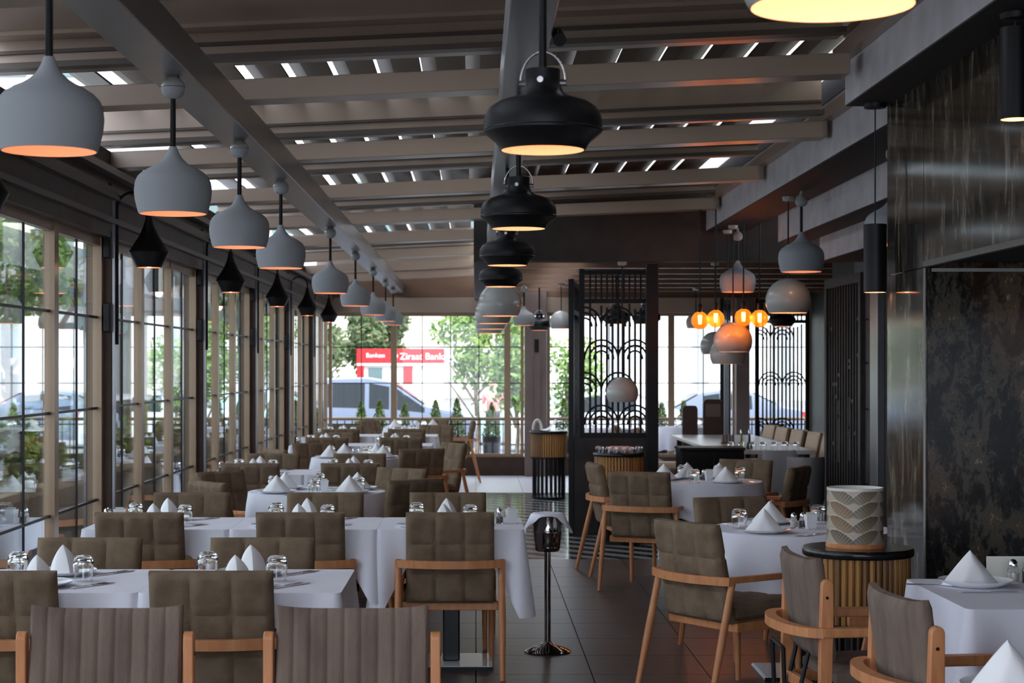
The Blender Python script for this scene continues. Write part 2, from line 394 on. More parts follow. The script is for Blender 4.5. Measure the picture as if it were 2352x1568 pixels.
# ledge angles the rafters sit on
for n, (x0, x1, y0, y1) in enumerate(((1.70, 1.757, -3, 8.3), (2.03, 2.088, 8.33, 15.8))):
    o = MB().box(x0, x1, y0, y1, 3.03, 3.10).obj('trim_%d' % (10+n), 'rafter'); struct(o, ('bronze eaves rail along marble wall beam', 'bronze eaves rail along beam over round tables')[n], 'trim')
# low brown ceiling beyond the cross beam
c2 = bpy.data.objects.new('ceiling_low', None); C.objects.link(c2); struct(c2, 'low brown boarded ceiling behind the cross beam', 'ceiling')
for i in range(16):
    y = 16.12+.59*i
    if i == 0: bsrc = MB().box(1.15, 5.3, 0, .58, 2.80, 2.83).obj('ceiling_board', 'brick_brown', c2, loc=(0, y, 0))
    else: inst(bsrc, c2, (0, y, 0))
for i in range(8):
    y = 16.6+1.15*i
    if i == 0: rsrc = MB().box(.2, 5.3, 0, .09, 2.66, 2.78).obj('ceiling_joist', 'brick_brown', c2, loc=(0, y, 0))
    else: inst(rsrc, c2, (0, y, 0))
for i in range(30):
    y = 16.15+.31*i
    if i == 0: lsrc = MB().box(.2, .75, 0, .2, 2.82, 2.84).obj('skylight_slat', 'louver', c2, loc=(0, y, 0))
    else: inst(lsrc, c2, (0, y, 0))

# ---- left glazed wall
PY = [-.6, 3.2, 6.7, 10.2, 13.6, 16.8, 19.8, 22.7, YF]
wl = MB().box(-2.32, -2.11, -3, YF+.1, 0, .26).obj('wall_left', 'post'); struct(wl, 'low dark sill wall under the side windows', 'wall')
h = MB().box(-2.30, -2.12, -3, YF, 2.34, 2.62).obj('trim_12', 'post', bevel=.005); struct(h, 'dark bronze header above the side windows', 'trim')
MB().box(-2.12, -2.08, -3, YF, 2.56, 2.62).obj('track_lip', 'louver', h); MB().box(-2.12, -2.09, -3, YF, 2.42, 2.45).obj('track_lip', 'louver', h)
MB().box(-2.30, -2.14, -3, YF, 2.62, 2.85).obj('gutter', 'post', h)
MB().box(-2.10, -2.05, -3, YF, 2.68, 2.72).obj('track_lip', 'steelbeam', h)
postsrc = None
for n, y in enumerate(PY[1:-1]):
    p = MB().box(-2.27, -2.12, y-.06, y+.06, .0, 2.66).obj('trim_%d' % (20+n), 'post', bevel=.006)
    struct(p, 'dark bronze post of the side windows, %s from the end windows' % ORD[len(PY)-2-n], 'post')
    MB().box(-2.12, -2.105, y-.05, y-.01, .0, 2.6).obj('guide_rail', 'steelbeam', p)
    MB().box(-2.26, -2.215, y-.068, y-.0605, .26, 2.6).obj('cover_strip', 'frame', p)
    for z in (1.79, 2.22):
        l = MB().box(-2.165, -2.12, y-.10, y-.061, z, z+.17).obj('latch', 'black', p, bevel=.008)
MZ = [.82, 1.35, 1.877]
def window(name, label, axis, fixed, a0, a1, z0, z1, panels, mats=('frame', 'glass'), mun=2):
    w_ = bpy.data.objects.new(name, None); C.objects.link(w_); struct(w_, label, 'window')
    def bx(u0, u1, t0, t1, za, zc): # u along wall, t across
        m = MB()
        return m.box(fixed+t0, fixed+t1, u0, u1, za, zc) if axis == 'y' else m.box(u0, u1, fixed+t0, fixed+t1, za, zc)
    n = len(panels)-1
    for i in range(n):
        u0, u1 = panels[i], panels[i+1]
        bx(u0, u0+.045, -.03, .03, z0, z1).obj('stile', mats[0], w_); bx(u1-.045, u1, -.03, .03, z0, z1).obj('stile', mats[0], w_)
        bx(u0+.045, u1-.045, -.022, .022, z0, z0+.05).obj('rail', mats[0], w_); bx(u0+.045, u1-.045, -.022, .022, z1-.05, z1).obj('rail', mats[0], w_)
        bx(u0+.04, u1-.04, -.004, .004, z0+.05, z1-.05).obj('pane', mats[1], w_)
        for z in MZ: bx(u0+.045, u1-.045, -.009, .009, z-.007, z+.007).obj('muntin', 'black', w_)
        k = mun[i] if isinstance(mun, (list, tuple)) else mun
        for q in range(1, k):
            u = lerp(u0, u1, q/k); bx(u-.006, u+.006, -.009, .009, z0+.05, z1-.05).obj('muntin', 'black', w_)
    return w_
for n in range(len(PY)-1):
    a, b = PY[n]+.06, PY[n+1]-.06
    window('window_%d' % (n+1), 'bronze framed folding side window, %s bay from the end windows' % ORD[len(PY)-1-n], 'y', XL, a, b, .26, 2.34, [lerp(a, b, t) for t in (0, 1/3, 2/3, 1)])
# ---- end wall
wf = MB().box(-2.3, 5.3, YF-.06, YF+.1, 0, .27).obj('wall_end', 'post'); struct(wf, 'low dark sill wall under the end windows', 'wall')
h = MB().box(-2.3, 5.3, YF-.08, YF+.1, 2.38, 2.60).obj('trim_30', 'rafter', bevel=.005); struct(h, 'brown header beam above the end windows', 'trim')
MB().box(-2.3, 5.3, YF-.02, YF+.1, 2.60, 3.2).obj('fascia', 'brick_brown', h)
window('window_20', 'wide end window facing the bank kiosk and parked car', 'x', YF, 0, 0, .27, 2.38, [-2.15, -1.2, .46, .70], mun=(2, 4, 1), mats=('frame', 'glass_far'))
window('window_21', 'end window behind the dark lattice screens', 'x', YF, 0, 0, .27, 2.38, [1.04, 2.86, 3.8, 4.9], mun=(4, 2, 2), mats=('frame', 'glass_far'))
col = MB().box(.71, 1.03, YF-.22, YF+.08, 0, 2.75).obj('trim_31', 'pillar', bevel=.01); struct(col, 'mauve brown square column beside the end windows', 'column')
MB().box(.80, .83, YF-.235, YF-.22, 0, 2.75).obj('column_rib', 'pillar', col); MB().box(.92, .94, YF-.235, YF-.22, 0, 2.75).obj('column_rib', 'pillar', col)
MB().box(.85, .91, YF-.25, YF-.235, 1.80, 1.99).obj('latch', 'black', col, bevel=.02)
p = MB().box(3.78, 3.98, YF-.2, YF-.03, 0, 2.6).obj('trim_32', 'pillar', bevel=.01); struct(p, 'slim brown post between the end windows behind lattice screens', 'post')
wr = MB().box(4.9, 5.3, 17, YF+.1, 0, 2.9).obj('wall_right_end', 'greytile'); struct(wr, 'dark end wall beside the second lattice screen', 'wall')

# ---- building side: marble pier, lintel and niche
pier = MB().box(1.97, 3.3, 7.62, 8.27, 0, 2.83).obj('wall_right', 'granite'); struct(pier, 'polished dark granite pier with streaked marble side', 'wall')
MB().box(1.955, 1.97, 7.605, 8.275, 0, 2.02).obj('marble_slab', 'marble', pier)
MB().box(1.955, 1.97, 7.605, 8.275, 2.025, 2.83).obj('marble_slab', 'marble', pier)
MB().box(1.972, 3.3, 7.605, 7.62, 0, 2.02).obj('granite_slab', 'granite', pier)
MB().box(1.953, 1.962, 7.598, 7.606, 0, 2.02).obj('edge_trim', 'trim', pier)
MB().box(1.99, 3.3, 7.598, 7.606, 2.005, 2.02).obj('edge_trim', 'trim', pier)
lin = MB().box(1.97, 3.3, -3, 7.60, 2.045, 2.83).obj('wall_right_lintel', 'dark_matt'); struct(lin, 'long marble lintel over the niche tables', 'wall')
for k in range(5):
    MB().box(1.955, 1.97, 7.60-1.6*(k+1)+.002, 7.60-1.6*k-.002, 2.05, 2.83).obj('marble_slab', 'marble', lin)
MB().box(1.95, 1.975, -3, 7.60, 2.025, 2.05).obj('edge_trim', 'trim', lin)
nb = MB().box(3.3, 3.4, -3, 8.3, 0, 2.83).obj('wall_right_niche', 'granite'); struct(nb, 'back wall of the niche behind the square tables', 'wall')
# recessed wall with lattice door
wx = MB().box(3.25, 3.45, 8.3, 14.45, 0, 2.41).obj('wall_right_recess', 'greytile'); struct(wx, 'dark grey stone wall with recessed joints beside lattice door', 'wall')
zz = [0, .62, 1.24, 1.62, 1.98, 2.41]
for k in range(5):
    MB().box(3.232, 3.25, 14.12, 14.45, zz[k]+.008, zz[k+1]-.008).obj('stone_tile', 'greytile', wx)
MB().box(3.19, 3.25, 13.84, 14.10, 0, 2.41).obj('steel_jamb', 'steelbeam', wx, bevel=.004)
# lattice door in the recess
ld = bpy.data.objects.new('door_1', None); C.objects.link(ld); struct(ld, 'tall black lattice door with irregular vertical bars', 'door')
ya, yb = 14.5, 16.0
MB().box(3.27, 3.30, ya, yb, 0, 2.38).obj('backing', 'black', ld)
for y in (ya, yb-.09): MB().box(3.20, 3.27, y, y+.09, 0, 2.38).obj('stile', 'greytile', ld)
MB().box(3.20, 3.27, ya+.09, yb-.09, 2.30, 2.38).obj('rail', 'greytile', ld); MB().box(3.20, 3.27, ya+.09, yb-.09, 0, .1).obj('rail', 'greytile', ld)
rnd = random.Random(3)
for k in range(12):
    y = ya+.14+k*.11
    MB().box(3.22, 3.265, y, y+.028, .1, 2.30).obj('lattice_bar', 'greytile', ld)
for k in range(14):
    y = ya+.168+rnd.randrange(11)*.11; z = rnd.uniform(.8, 2.1)
    MB().box(3.225, 3.265, y, y+.082, z, z+.03).obj('lattice_block', 'greytile', ld)
for k, z in ((3, .78), (7, .74)):
    MB().box(3.225, 3.265, ya+.168+k*.11, ya+.25+k*.11, z, z+.55).obj('lattice_block', 'plaster_dark', ld)
w2 = MB().box(3.48, 5.3, 16.02, 17.0, 0, 2.8).obj('wall_right_return', 'greytile'); struct(w2, 'dark return wall behind the lattice door', 'wall')
# dark low plinth below the carved screens
pl = MB().box(.93, 1.72, 16.42, 16.62, 0, .92).obj('wall_plinth', 'greytile'); struct(pl, 'low dark plinth under the carved screen', 'wall')

# ---- carved screens
def screen(name, label, loc, rz, W, z0, z1, post=True, cols=11):
    t = thing(name, label, 'screen', loc, rz, None)
    MB().box(0, .05, -.025, .025, z0, z1).obj('screen_stile', 'black', t); MB().box(W-.05, W, -.025, .025, z0, z1).obj('screen_stile', 'black', t)
    for z in (z0, z1-.06, z1-.33): MB().box(.05, W-.05, -.02, .02, z, z+.045).obj('screen_rail', 'black', t)
    xs = [lerp(.05, W-.05, (i+1)/(cols+1)) for i in range(cols)]
    s = None
    for i, x in enumerate(xs):
        zt = z1-.30 - .10*abs(math.sin(i*1.3))
        MB().box(x-.010, x+.010, -.012, .012, z0+.04, zt).obj('screen_bar', 'black', t)
        MB().box(x-.009, x+.009, -.012, .012, z1-.29, z1-.05).obj('screen_bar', 'black', t)
    Wd = W-.1
    for row in range(4):
        zc = lerp(z0+.12, z1-.55, row/3)
        for side in (.25, .75):
            for k in range(3):
                r = Wd*.25*(1-.28*k); cx = .05+Wd*side if row % 2 == 0 else (.05+Wd*.5 if side == .25 else .05)
                pts = [(cx+r*math.cos(a), 0, zc+r*1.15*math.sin(a)) for a in [math.pi*i/12 for i in range(13)] if .05 <= cx+r*math.cos(a) <= W-.05]
                if len(pts) > 2: MB().tube(pts, .010, 5).obj('screen_arch', 'black', t)
    return t
screen('carved_screen', 'black carved screen with arched bars standing on the dark plinth', (.98, 16.52, 0), 0, .74, .92, 2.52)
pp = MB().box(1.60, 1.71, 16.3, 16.41, 0, 2.55).obj('trim_33', 'black', bevel=.006); struct(pp, 'dark square post beside the carved screen', 'post')
screen('carved_screen', 'narrow black carved screen turned edge-on beside the dark plinth', (.90, 16.45, 0), R(83), 1.5, .0, 2.42)
screen('carved_screen', 'black carved screen behind the beige dining chairs', (3.72, 23.2, 0), 0, .72, .0, 2.5)
screen('carved_screen', 'black carved screen by the slim post at end windows', (3.25, 23.0, 0), R(75), .8, .0, 2.5)
# ================================================================== LAMPS
def shell(prof, thick=.004):
    return prof
def lamp_light(parent, z, power, col=(1.0, .66, .44)):
    l = bpy.data.lights.new('lamp_light', 'POINT'); l.energy = power; l.color = col; l.shadow_soft_size = .03
    o = bpy.data.objects.new('lamp_light', l); C.objects.link(o); o.parent = parent; o.location = (0, 0, z)
    return o
def bell(D, rod):
    """grey bell pendant, origin at rim centre"""
    t = thing('bell_pendant', '', 'lamp', group='grey bell pendants')
    pr = [(.44, 0), (.465, .08), (.49, .19), (.5, .30), (.487, .41), (.458, .475), (.41, .526), (.335, .573), (.332, .578), (.25, .615), (.18, .66), (.12, .72), (.08, .785), (.058, .84), (.05, .87)]
    out = [(r*D, z*D) for r, z in pr]
    MB().lathe(out + [(.001, out[-1][1]+.002)], 40).obj('lamp_shade', 'shade_grey', t, smooth=True)
    MB().lathe([(r*D-.004, z*D-.002 if z > 0 else 0) for r, z in pr[:11]] + [(.001, .70*D)], 40).obj('shade_lining', 'lining', t, smooth=True)
    MB().lathe([(out[0][0], 0), (out[0][0]-.004, 0)], 40).obj('shade_rim', 'shade_grey', t)
    MB().sphere((0, 0, .33*D), .035, 12, 8).obj('bulb', 'bulb', t, smooth=True)
    zt = .87*D
    MB().tube([(0,0,zt-.01), (0,0,zt+rod)], .0105, 10).obj('lamp_rod', 'black', t, smooth=True)
    c = MB().lathe([(.011, 0), (.03, .006), (.042, .022), (.045, .042)], 20, (0,0,zt+rod-.002)).obj('ceiling_canopy', 'shade_grey', t, smooth=True)
    MB().lathe([(.045, .044), (.042, .056), (.03, .072), (.012, .088), (.010, .11)], 20, (0,0,zt+rod-.002)).obj('canopy_cap', 'shade_dome', c, smooth=True)
    lamp_light(t, .2*D, .32)
    return t
BELLZ = 2.155
B = Proto(bell(.285, .1785))
rowy = [4.57, 6.44, 8.25, 10.0, 13.4, 16.2, 19.0, 21.6, 23.6]
for i, y in enumerate(rowy):
    B.put((-1.12, y, BELLZ), .3*i, 'grey bell pendant on steel beam by side windows, %s from the end windows' % ORD[len(rowy)-i])
B2 = Proto(bell(.32, .1796))
for y, lab in ((9.5, 'grey bell pendant under plaster beam, half behind the marble pier'), (12.2, 'grey bell pendant under plaster beam between pier and cross beam'), (15.5, 'grey bell pendant under plaster beam just before the cross beam')):
    B2.put((2.28 if y < 15 else 2.33, y, 2.82-.32*.9-.17-.108), 0, lab, 'grey bell pendants over round tables')
# small ones far behind
B.put((.62, 22.395+.045, 2.122), 0, 'small grey bell pendant in front of the mauve brown column', 'far pendants')

def black_dome(D):
    t = thing('black_dome_pendant', '', 'lamp', group='black dome pendants')
    pr = [(.357, 0), (.372, .03), (.40, .07), (.455, .115), (.497, .15), (.5, .175), (.5, .24), (.488, .30), (.45, .36), (.38, .405), (.30, .43), (.22, .455), (.175, .49), (.152, .54), (.147, .60), (.147, .68)]
    MB().lathe([(r*D, z*D) for r, z in pr] + [(.001, .69*D)], 48).obj('lamp_shade', 'black', t, smooth=True)
    MB().lathe([(r*D-.003, z*D+.0005) for r, z in pr[:11]] + [(.001, .40*D)], 48).obj('shade_lining', 'lining_pale', t, smooth=True)
    MB().lathe([(.503*D, .166*D), (.506*D, .17*D), (.503*D, .176*D)], 48).obj('trim_ring', 'blackgloss', t, smooth=True)
    MB().sphere((0, 0, .2*D), .035, 12, 8).obj('bulb', 'bulb', t, smooth=True)
    h = MB().tube([(.19*D*math.cos(a), 0, .57*D+.26*D*math.sin(a)) for a in [math.pi*i/16 for i in range(17)]], .0035, 6).obj('handle', 'steel', t, smooth=True)
    for a in (0, math.pi, -math.pi/2):
        MB().tube([(.14*D*math.cos(a), .14*D*math.sin(a), .57*D), (.20*D*math.cos(a), .20*D*math.sin(a), .57*D)], .008, 8).obj('bolt', 'steel', t, smooth=True)
    MB().tube([(0,0,.68*D), (0,0,2.66-2.136)], .010, 10).obj('lamp_rod', 'black', t, smooth=True)
    lamp_light(t, .12*D, .45)
    return t
K = Proto(black_dome(.30))
for i, y in enumerate((4.4, 6.9, 9.4, 11.9)):
    K.put((.169, y, 2.136), -.15, 'black industrial dome pendant on steel beam, %s from cross beam' % ORD[4-i])

def ball(D, cord):
    t = thing('ball_pendant', '', 'lamp', group='glossy ball pendants')
    pr = [(.5*math.cos(a), .5*math.sin(a)+.27) for a in [lerp(math.asin(-.54), math.pi/2-.02, i/16) for i in range(17)]]
    MB().lathe([(r*D, z*D) for r, z in pr] + [(.001, .77*D)], 40).obj('lamp_shade', 'shade_dome', t, smooth=True)
    MB().lathe([(r*D-.003, z*D-.001) for r, z in pr[:-1]] + [(.001, .76*D)], 40).obj('shade_lining', 'lining_pale', t, smooth=True)
    MB().sphere((0, 0, .34*D), .035, 12, 8).obj('bulb', 'bulb', t, smooth=True)
    MB().tube([(0,0,.765*D), (0,0,.77*D+cord)], .006, 8).obj('lamp_cord', 'black', t, smooth=True)
    MB().lathe([(.007, 0), (.04, .006), (.045, .03), (.045, .04)], 16, (0,0,.77*D+cord-.035)).obj('ceiling_canopy', 'shade_dome', t, smooth=True)
    lamp_light(t, .12*D, .35)
    return t
def put_ball(x, y, zr, D, ztop, label, grp='glossy ball pendants'):
    t = ball(D, ztop-zr-.77*D); t.location = (x, y, zr); t['label'] = label; t['group'] = grp; return t
for i, y in enumerate((14.4, 16.9, 19.4, 21.9)):
    put_ball(.2 if i == 0 else .17, y, 2.01, .36, 2.55 if i else 2.66, 'glossy grey ball pendant in row beyond black domes, %s from them' % ORD[i+1])
put_ball(2.26, 12.6, 1.98, .325, 2.82, 'glossy grey ball pendant alone below the plaster beam')
put_ball(2.24, 15.17, 1.72, .335, 2.82, 'glossy grey ball pendant lit orange by the filament bulbs')
put_ball(2.27, 15.70, 1.615, .32, 2.82, 'glossy grey ball pendant hanging lowest behind the filament bulbs')
put_ball(2.45, 17.84, 1.72, .30, 2.66, 'small glossy ball pendant partly behind the filament bulb cluster')
put_ball(1.34, 15.94, 1.27, .295, 2.55, 'glossy grey ball pendant hung low in front of carved screen')
put_ball(1.10, 22.44, 2.08, .30, 2.66, 'small grey ball pendant beside carved screen near end windows', 'far pendants')
put_ball(2.98, 23.59, 2.11, .27, 2.66, 'grey ball pendant before the blown-out end window', 'far pendants')
# far dark pendants
for x, y, lab in ((.86, 23.59, 'small black dome pendant near the mauve brown column'), (1.62, 20.095, 'black dome pendant seen through the carved screen'), (1.97, 20.095, 'second black dome pendant behind the carved screen post'), (3.75, 21.29, 'black dome pendant before the screen behind beige chairs')):
    K.put((x, y+.02, 2.66-.524*1.1), 0, lab, 'far black pendants', 1.1)
# large shade close to the top edge
big = ball(.38, .292); big.location = (.694, 3.39, 2.292); big['label'] = 'large glossy grey ball pendant hanging nearest the eaves rail'; big['group'] = 'glossy ball pendants'; lamp_light(big, .08, .7)

def cylinder_lamp(x, y, z, label):
    t = thing('cylinder_pendant', label, 'lamp', (x, y, z), 0, 'black cylinder pendants'); top = 2.828-z
    MB().lathe([(.0535, 0), (.0535, .32), (.001, .321)], 32).obj('lamp_shade', 'black', t, smooth=True)
    MB().lathe([(.050, 0), (.050, .12), (.001, .121)], 32).obj('shade_lining', 'lining', t, smooth=True)
    MB().sphere((0,0,.07), .028, 10, 8).obj('bulb', 'bulb', t, smooth=True)
    MB().tube([(0,0,.32), (0,0,top)], .0035, 6).obj('lamp_cord', 'black', t)
    MB().lathe([(.004, 0), (.05, .003), (.055, .02), (.055, .025)], 24, (0,0,top-.024)).obj('ceiling_canopy', 'black', t, smooth=True)
    lamp_light(t, .03, .4)
    return t
cylinder_lamp(1.88, 8.20, 1.94, 'slim black cylinder pendant on a long cord at the marble pier edge')
cylinder_lamp(1.89, 6.1, 2.456, 'slim black cylinder pendant hung close under the beam before the lintel')

# filament bulbs
for i, (x, y, z) in enumerate(((1.915, 14.88, 1.985), (2.05, 14.88, 2.0), (2.29, 14.9, 2.01), (2.42, 14.85, 2.0))):
    t = thing('globe_bulb_pendant', 'amber glass globe bulb pendant with glowing filament, %s from carved screen' % ORD[i+1], 'lamp', (x, y, z), 0, 'amber filament pendants')
    MB().sphere((0,0,0), .075, 20, 14).obj('glass_globe', 'amber', t, smooth=True)
    MB().lathe([(.018, .07), (.022, .085), (.022, .13), (.006, .14)], 14).obj('socket', 'black', t, smooth=True)
    MB().tube([(0,0,-.03), (0,0,.045)], [.012, .016], 8).obj('filament', 'filament', t, smooth=True)
    MB().tube([(0,0,.13), (0,0,(2.82 if x > 2.1 else zb(x)+.002)-z)], .006, 6).obj('lamp_cord', 'black', t)
    lamp_light(t, 0, .15, (1, .45, .12))

# gooseneck sconces on the window posts
def sconce():
    t = thing('gooseneck_sconce', '', 'lamp', group='black gooseneck sconces')
    D = .235
    pr = [(.30, 0), (.33, .03), (.5, .38), (.40, .55), (.25, .78), (.14, 1.02), (.09, 1.2), (.07, 1.36)]
    MB().lathe([(r*D, z*D) for r, z in pr] + [(.001, 1.37*D)], 32).obj('lamp_shade', 'black', t, smooth=True)
    MB().lathe([(r*D-.004, z*D+.0005) for r, z in pr[:4]] + [(.001, .56*D)], 32).obj('shade_lining', 'lining', t, smooth=True)
    MB().sphere((0,0,.03), .03, 10, 8).obj('bulb', 'bulb', t, smooth=True)
    zt = 1.36*D
    pts = [(0,0,zt)] + [(-.0925+.0925*math.cos(a), 0, zt+.03+.0925*math.sin(a)) for a in [math.pi*i/10 for i in range(11)]] + [(-.185, 0, zt-.2), (-.185, 0, -.45)]
    MB().tube(pts, .008, 8).obj('lamp_arm', 'black', t, smooth=True)
    for z in (.02, -.25): MB().tube([(-.185,0,z), (-.2,0,z)], .012, 6).obj('wall_bracket', 'black', t)
    lamp_light(t, -.005, .3)
    return t
S = Proto(sconce())
for i, y in enumerate(PY[2:-1]):
    S.put((-1.915, y, 2.17), 0, 'black gooseneck sconce on a side window post, %s post from end windows' % ORD[len(PY)-3-i])

t = thing('beam_spotlight', 'small black spotlight clipped to the central steel beam', 'spotlight', (.272, 5.7, 2.67))
MB().tube([(0, -.05, -.02), (0, .05, .02)], .022, 14).obj('spot_body', 'black', t, smooth=True)
MB().tube([(-.027, .01, .02), (0, .01, .02)], .010, 8).obj('spot_bracket', 'black', t)
# ================================================================== CHAIRS
def pad(mb, fn, nu, nv, T, cols, rows, amp, edge=.012):
    """upholstered slab: fn(u,v)->(centre, normal); quilted on both sides"""
    def th(u, v):
        a = abs(2*u-1); b = abs(2*v-1)
        e = math.sqrt(max(0, 1-a**14))*math.sqrt(max(0, 1-b**14))
        q = 1.0
        if cols > 1: q *= min(1, (abs(math.sin(math.pi*cols*u))*2.6)**.6)
        if rows > 1: q *= min(1, (abs(math.sin(math.pi*rows*v))*2.6)**.6)
        return (T/2-amp+amp*q)*(.45+.55*e)
    n0 = len(mb.v); W = nu+1
    for side in (1, -1):
        for j in range(nv+1):
            for i in range(nu+1):
                c, n = fn(i/nu, j/nv); mb.v.append(tuple(Vector(c)+Vector(n)*th(i/nu, j/nv)*side))
    o = n0+W*(nv+1)
    for j in range(nv):
        for i in range(nu):
            a = j*W+i
            mb.f.append((n0+a, n0+a+1, n0+a+W+1, n0+a+W)); mb.f.append((o+a, o+a+W, o+a+W+1, o+a+1))
    per = [i for i in range(W)] + [j*W+nu for j in range(1, nv+1)] + [nv*W+i for i in range(nu-1, -1, -1)] + [j*W for j in range(nv-1, 0, -1)]
    for k in range(len(per)):
        a, b = per[k], per[(k+1) % len(per)]
        mb.f.append((n0+b, n0+a, o+a, o+b))
    return mb
def quilted_chair():
    t = thing('quilted_armchair', '', 'chair', group='quilted armchairs')
    def bk(u, v):
        x = lerp(-.226, .226, u); z = lerp(.375, .845, v); y = -.225-.10*v+.10*x*x*1.2
        return (x, y, z), (0, .978, .208)
    pad(MB(), bk, 30, 24, .075, 3, 3, .010).obj('backrest', 'fabric', t, smooth=True)
    def st(u, v):
        x = lerp(-.235, .235, u); y = lerp(-.20, .27, v)
        return (x, y, .42+.012*v), (0, 0, 1)
    pad(MB(), st, 20, 20, .09, 3, 1, .007).obj('seat', 'fabric', t, smooth=True)
    f = MB()
    f.bar((-.225, -.20, .355), (-.225, .25, .355), .03, .045); f.bar((.225, -.20, .355), (.225, .25, .355), .03, .045)
    f.bar((-.24, .235, .355), (.24, .235, .355), .03, .045); f.bar((-.25, -.20, .355), (.25, -.20, .355), .03, .045)
    f.obj('seat_frame', 'wood', t, bevel=.004)
    # back rail and arms: one bent rail each
    n = 12; r = MB(); pr = []
    for i in range(n+1):
        x = lerp(-.28, .28, i/n); pr.append((x, -.372+.075*(x/.28)**2))
    for i in range(n):
        (xa, ya), (xb, yb) = pr[i], pr[i+1]
        r.box(0, 1, 0, 1, 0, 1, None) if False else r.add([(xa,ya,.562),(xb,yb,.562),(xb,yb+.026,.562),(xa,ya+.026,.562),(xa,ya,.602),(xb,yb,.602),(xb,yb+.026,.602),(xa,ya+.026,.602)], [(0,3,2,1),(4,5,6,7),(0,1,5,4),(2,3,7,6)] + ([(3,0,4,7)] if i == 0 else []) + ([(1,2,6,5)] if i == n-1 else []))
    r.obj('back_rail', 'wood', t)
    for s in (-1, 1):
        a = MB(); a.prism([(s*.254, -.30), (s*.282, -.298), (s*.278, -.05), (s*.262, .25), (s*.236, .25), (s*.250, -.05)], .572, .602, 'z')
        a.obj('armrest', 'wood', t, bevel=.004)
        MB().tube([(s*.268, -.405, 0), (s*.266, -.33, .30), (s*.264, -.262, .575)], [.013, .019, .017], 10).obj('leg', 'wood', t, smooth=True)
        MB().tube([(s*.215, .215, 0), (s*.215, .21, .36)], [.013, .018], 10).obj('leg', 'wood', t, smooth=True)
    return t
QC = Proto(quilted_chair())
def qchair(x, y, th, label, off=.33):
    a = R(th); return QC.put((x+off*math.sin(a), y+off*math.cos(a), 0), -a, label)
def ribbed_chair():
    t = thing('ribbed_armchair', '', 'chair', group='ribbed armchairs')
    def bk(u, v):
        x = lerp(-.225, .225, u); z = lerp(.50, .87, v) + (.012*(2*u-1)**4 if v > .9 else 0); y = -.235-.055*v+.35*x*x
        return (x, y, z), (0, .99, .14)
    pad(MB(), bk, 54, 14, .055, 9, 1, .006).obj('backrest', 'ribfab', t, smooth=True)
    def st(u, v):
        x = lerp(-.22, .22, u)*(1-.08*v); y = lerp(-.20, .26, v)
        return (x, y, .43+.01*v), (0, 0, 1)
    pad(MB(), st, 36, 12, .075, 9, 1, .005).obj('seat', 'ribfab', t, smooth=True)
    for s in (-1, 1):
        poly = [(-.285, 0), (-.243, 0), (-.225, .62)] + [(-.247+.022*math.cos(q), .785+.022*math.sin(q)) for q in [math.pi*i/8 for i in range(9)]] + [(-.275, .62)]
        x0, x1 = (s*.232, s*.262)
        p = MB().prism(poly, min(x0, x1), max(x0, x1), 'x').obj('back_post', 'wood', t, bevel=.004)
        for z in (.74, .60): MB().tube([(s*.258, -.25, z), (s*.264, -.25, z)], .006, 8).obj('bolt', 'black', p)
        MB().tube([(s*.262, .215, .60), (s*.262, .222, .47), (s*.255, .20, .40), (s*.245, .19, .36), (s*.25, .22, 0)], [.019, .02, .021, .02, .014], 10).obj('leg', 'wood', t, smooth=True)
        a = MB(); a.prism([(s*.232, -.27), (s*.285, -.27), (s*.288, .10), (s*.275, .25), (s*.245, .25), (s*.235, .10)], .595, .63, 'z'); a.obj('armrest', 'wood', t, bevel=.006)
    n = 14; r = MB()
    for i in range(n):
        q0, q1 = [math.pi*(1+k/n) for k in (i, i+1)]
        o = [(.285*math.cos(q), -.27+.12*math.sin(q)) for q in (q0, q1)]; ii = [(.236*math.cos(q), -.27+.075*math.sin(q)) for q in (q0, q1)]
        r.add([(*o[0], .595), (*o[1], .595), (*ii[1], .595), (*ii[0], .595), (*o[0], .63), (*o[1], .63), (*ii[1], .63), (*ii[0], .63)], [(0,3,2,1),(4,5,6,7),(0,1,5,4),(2,3,7,6)])
    r.obj('back_rail', 'wood', t)
    f = MB()
    for s in (-1, 1): f.bar((s*.235, -.25, .37), (s*.235, .22, .37), .026, .045)
    f.bar((-.24, .21, .37), (.24, .21, .37), .026, .045); f.bar((-.24, -.25, .37), (.24, -.25, .37), .026, .045)
    f.obj('seat_frame', 'wood', t, bevel=.004)
    return t
RCP = Proto(ribbed_chair())
def rchair(x, y, th, label):
    a = R(th); return RCP.put((x+.29*math.sin(a), y+.29*math.cos(a), 0), -a, label)

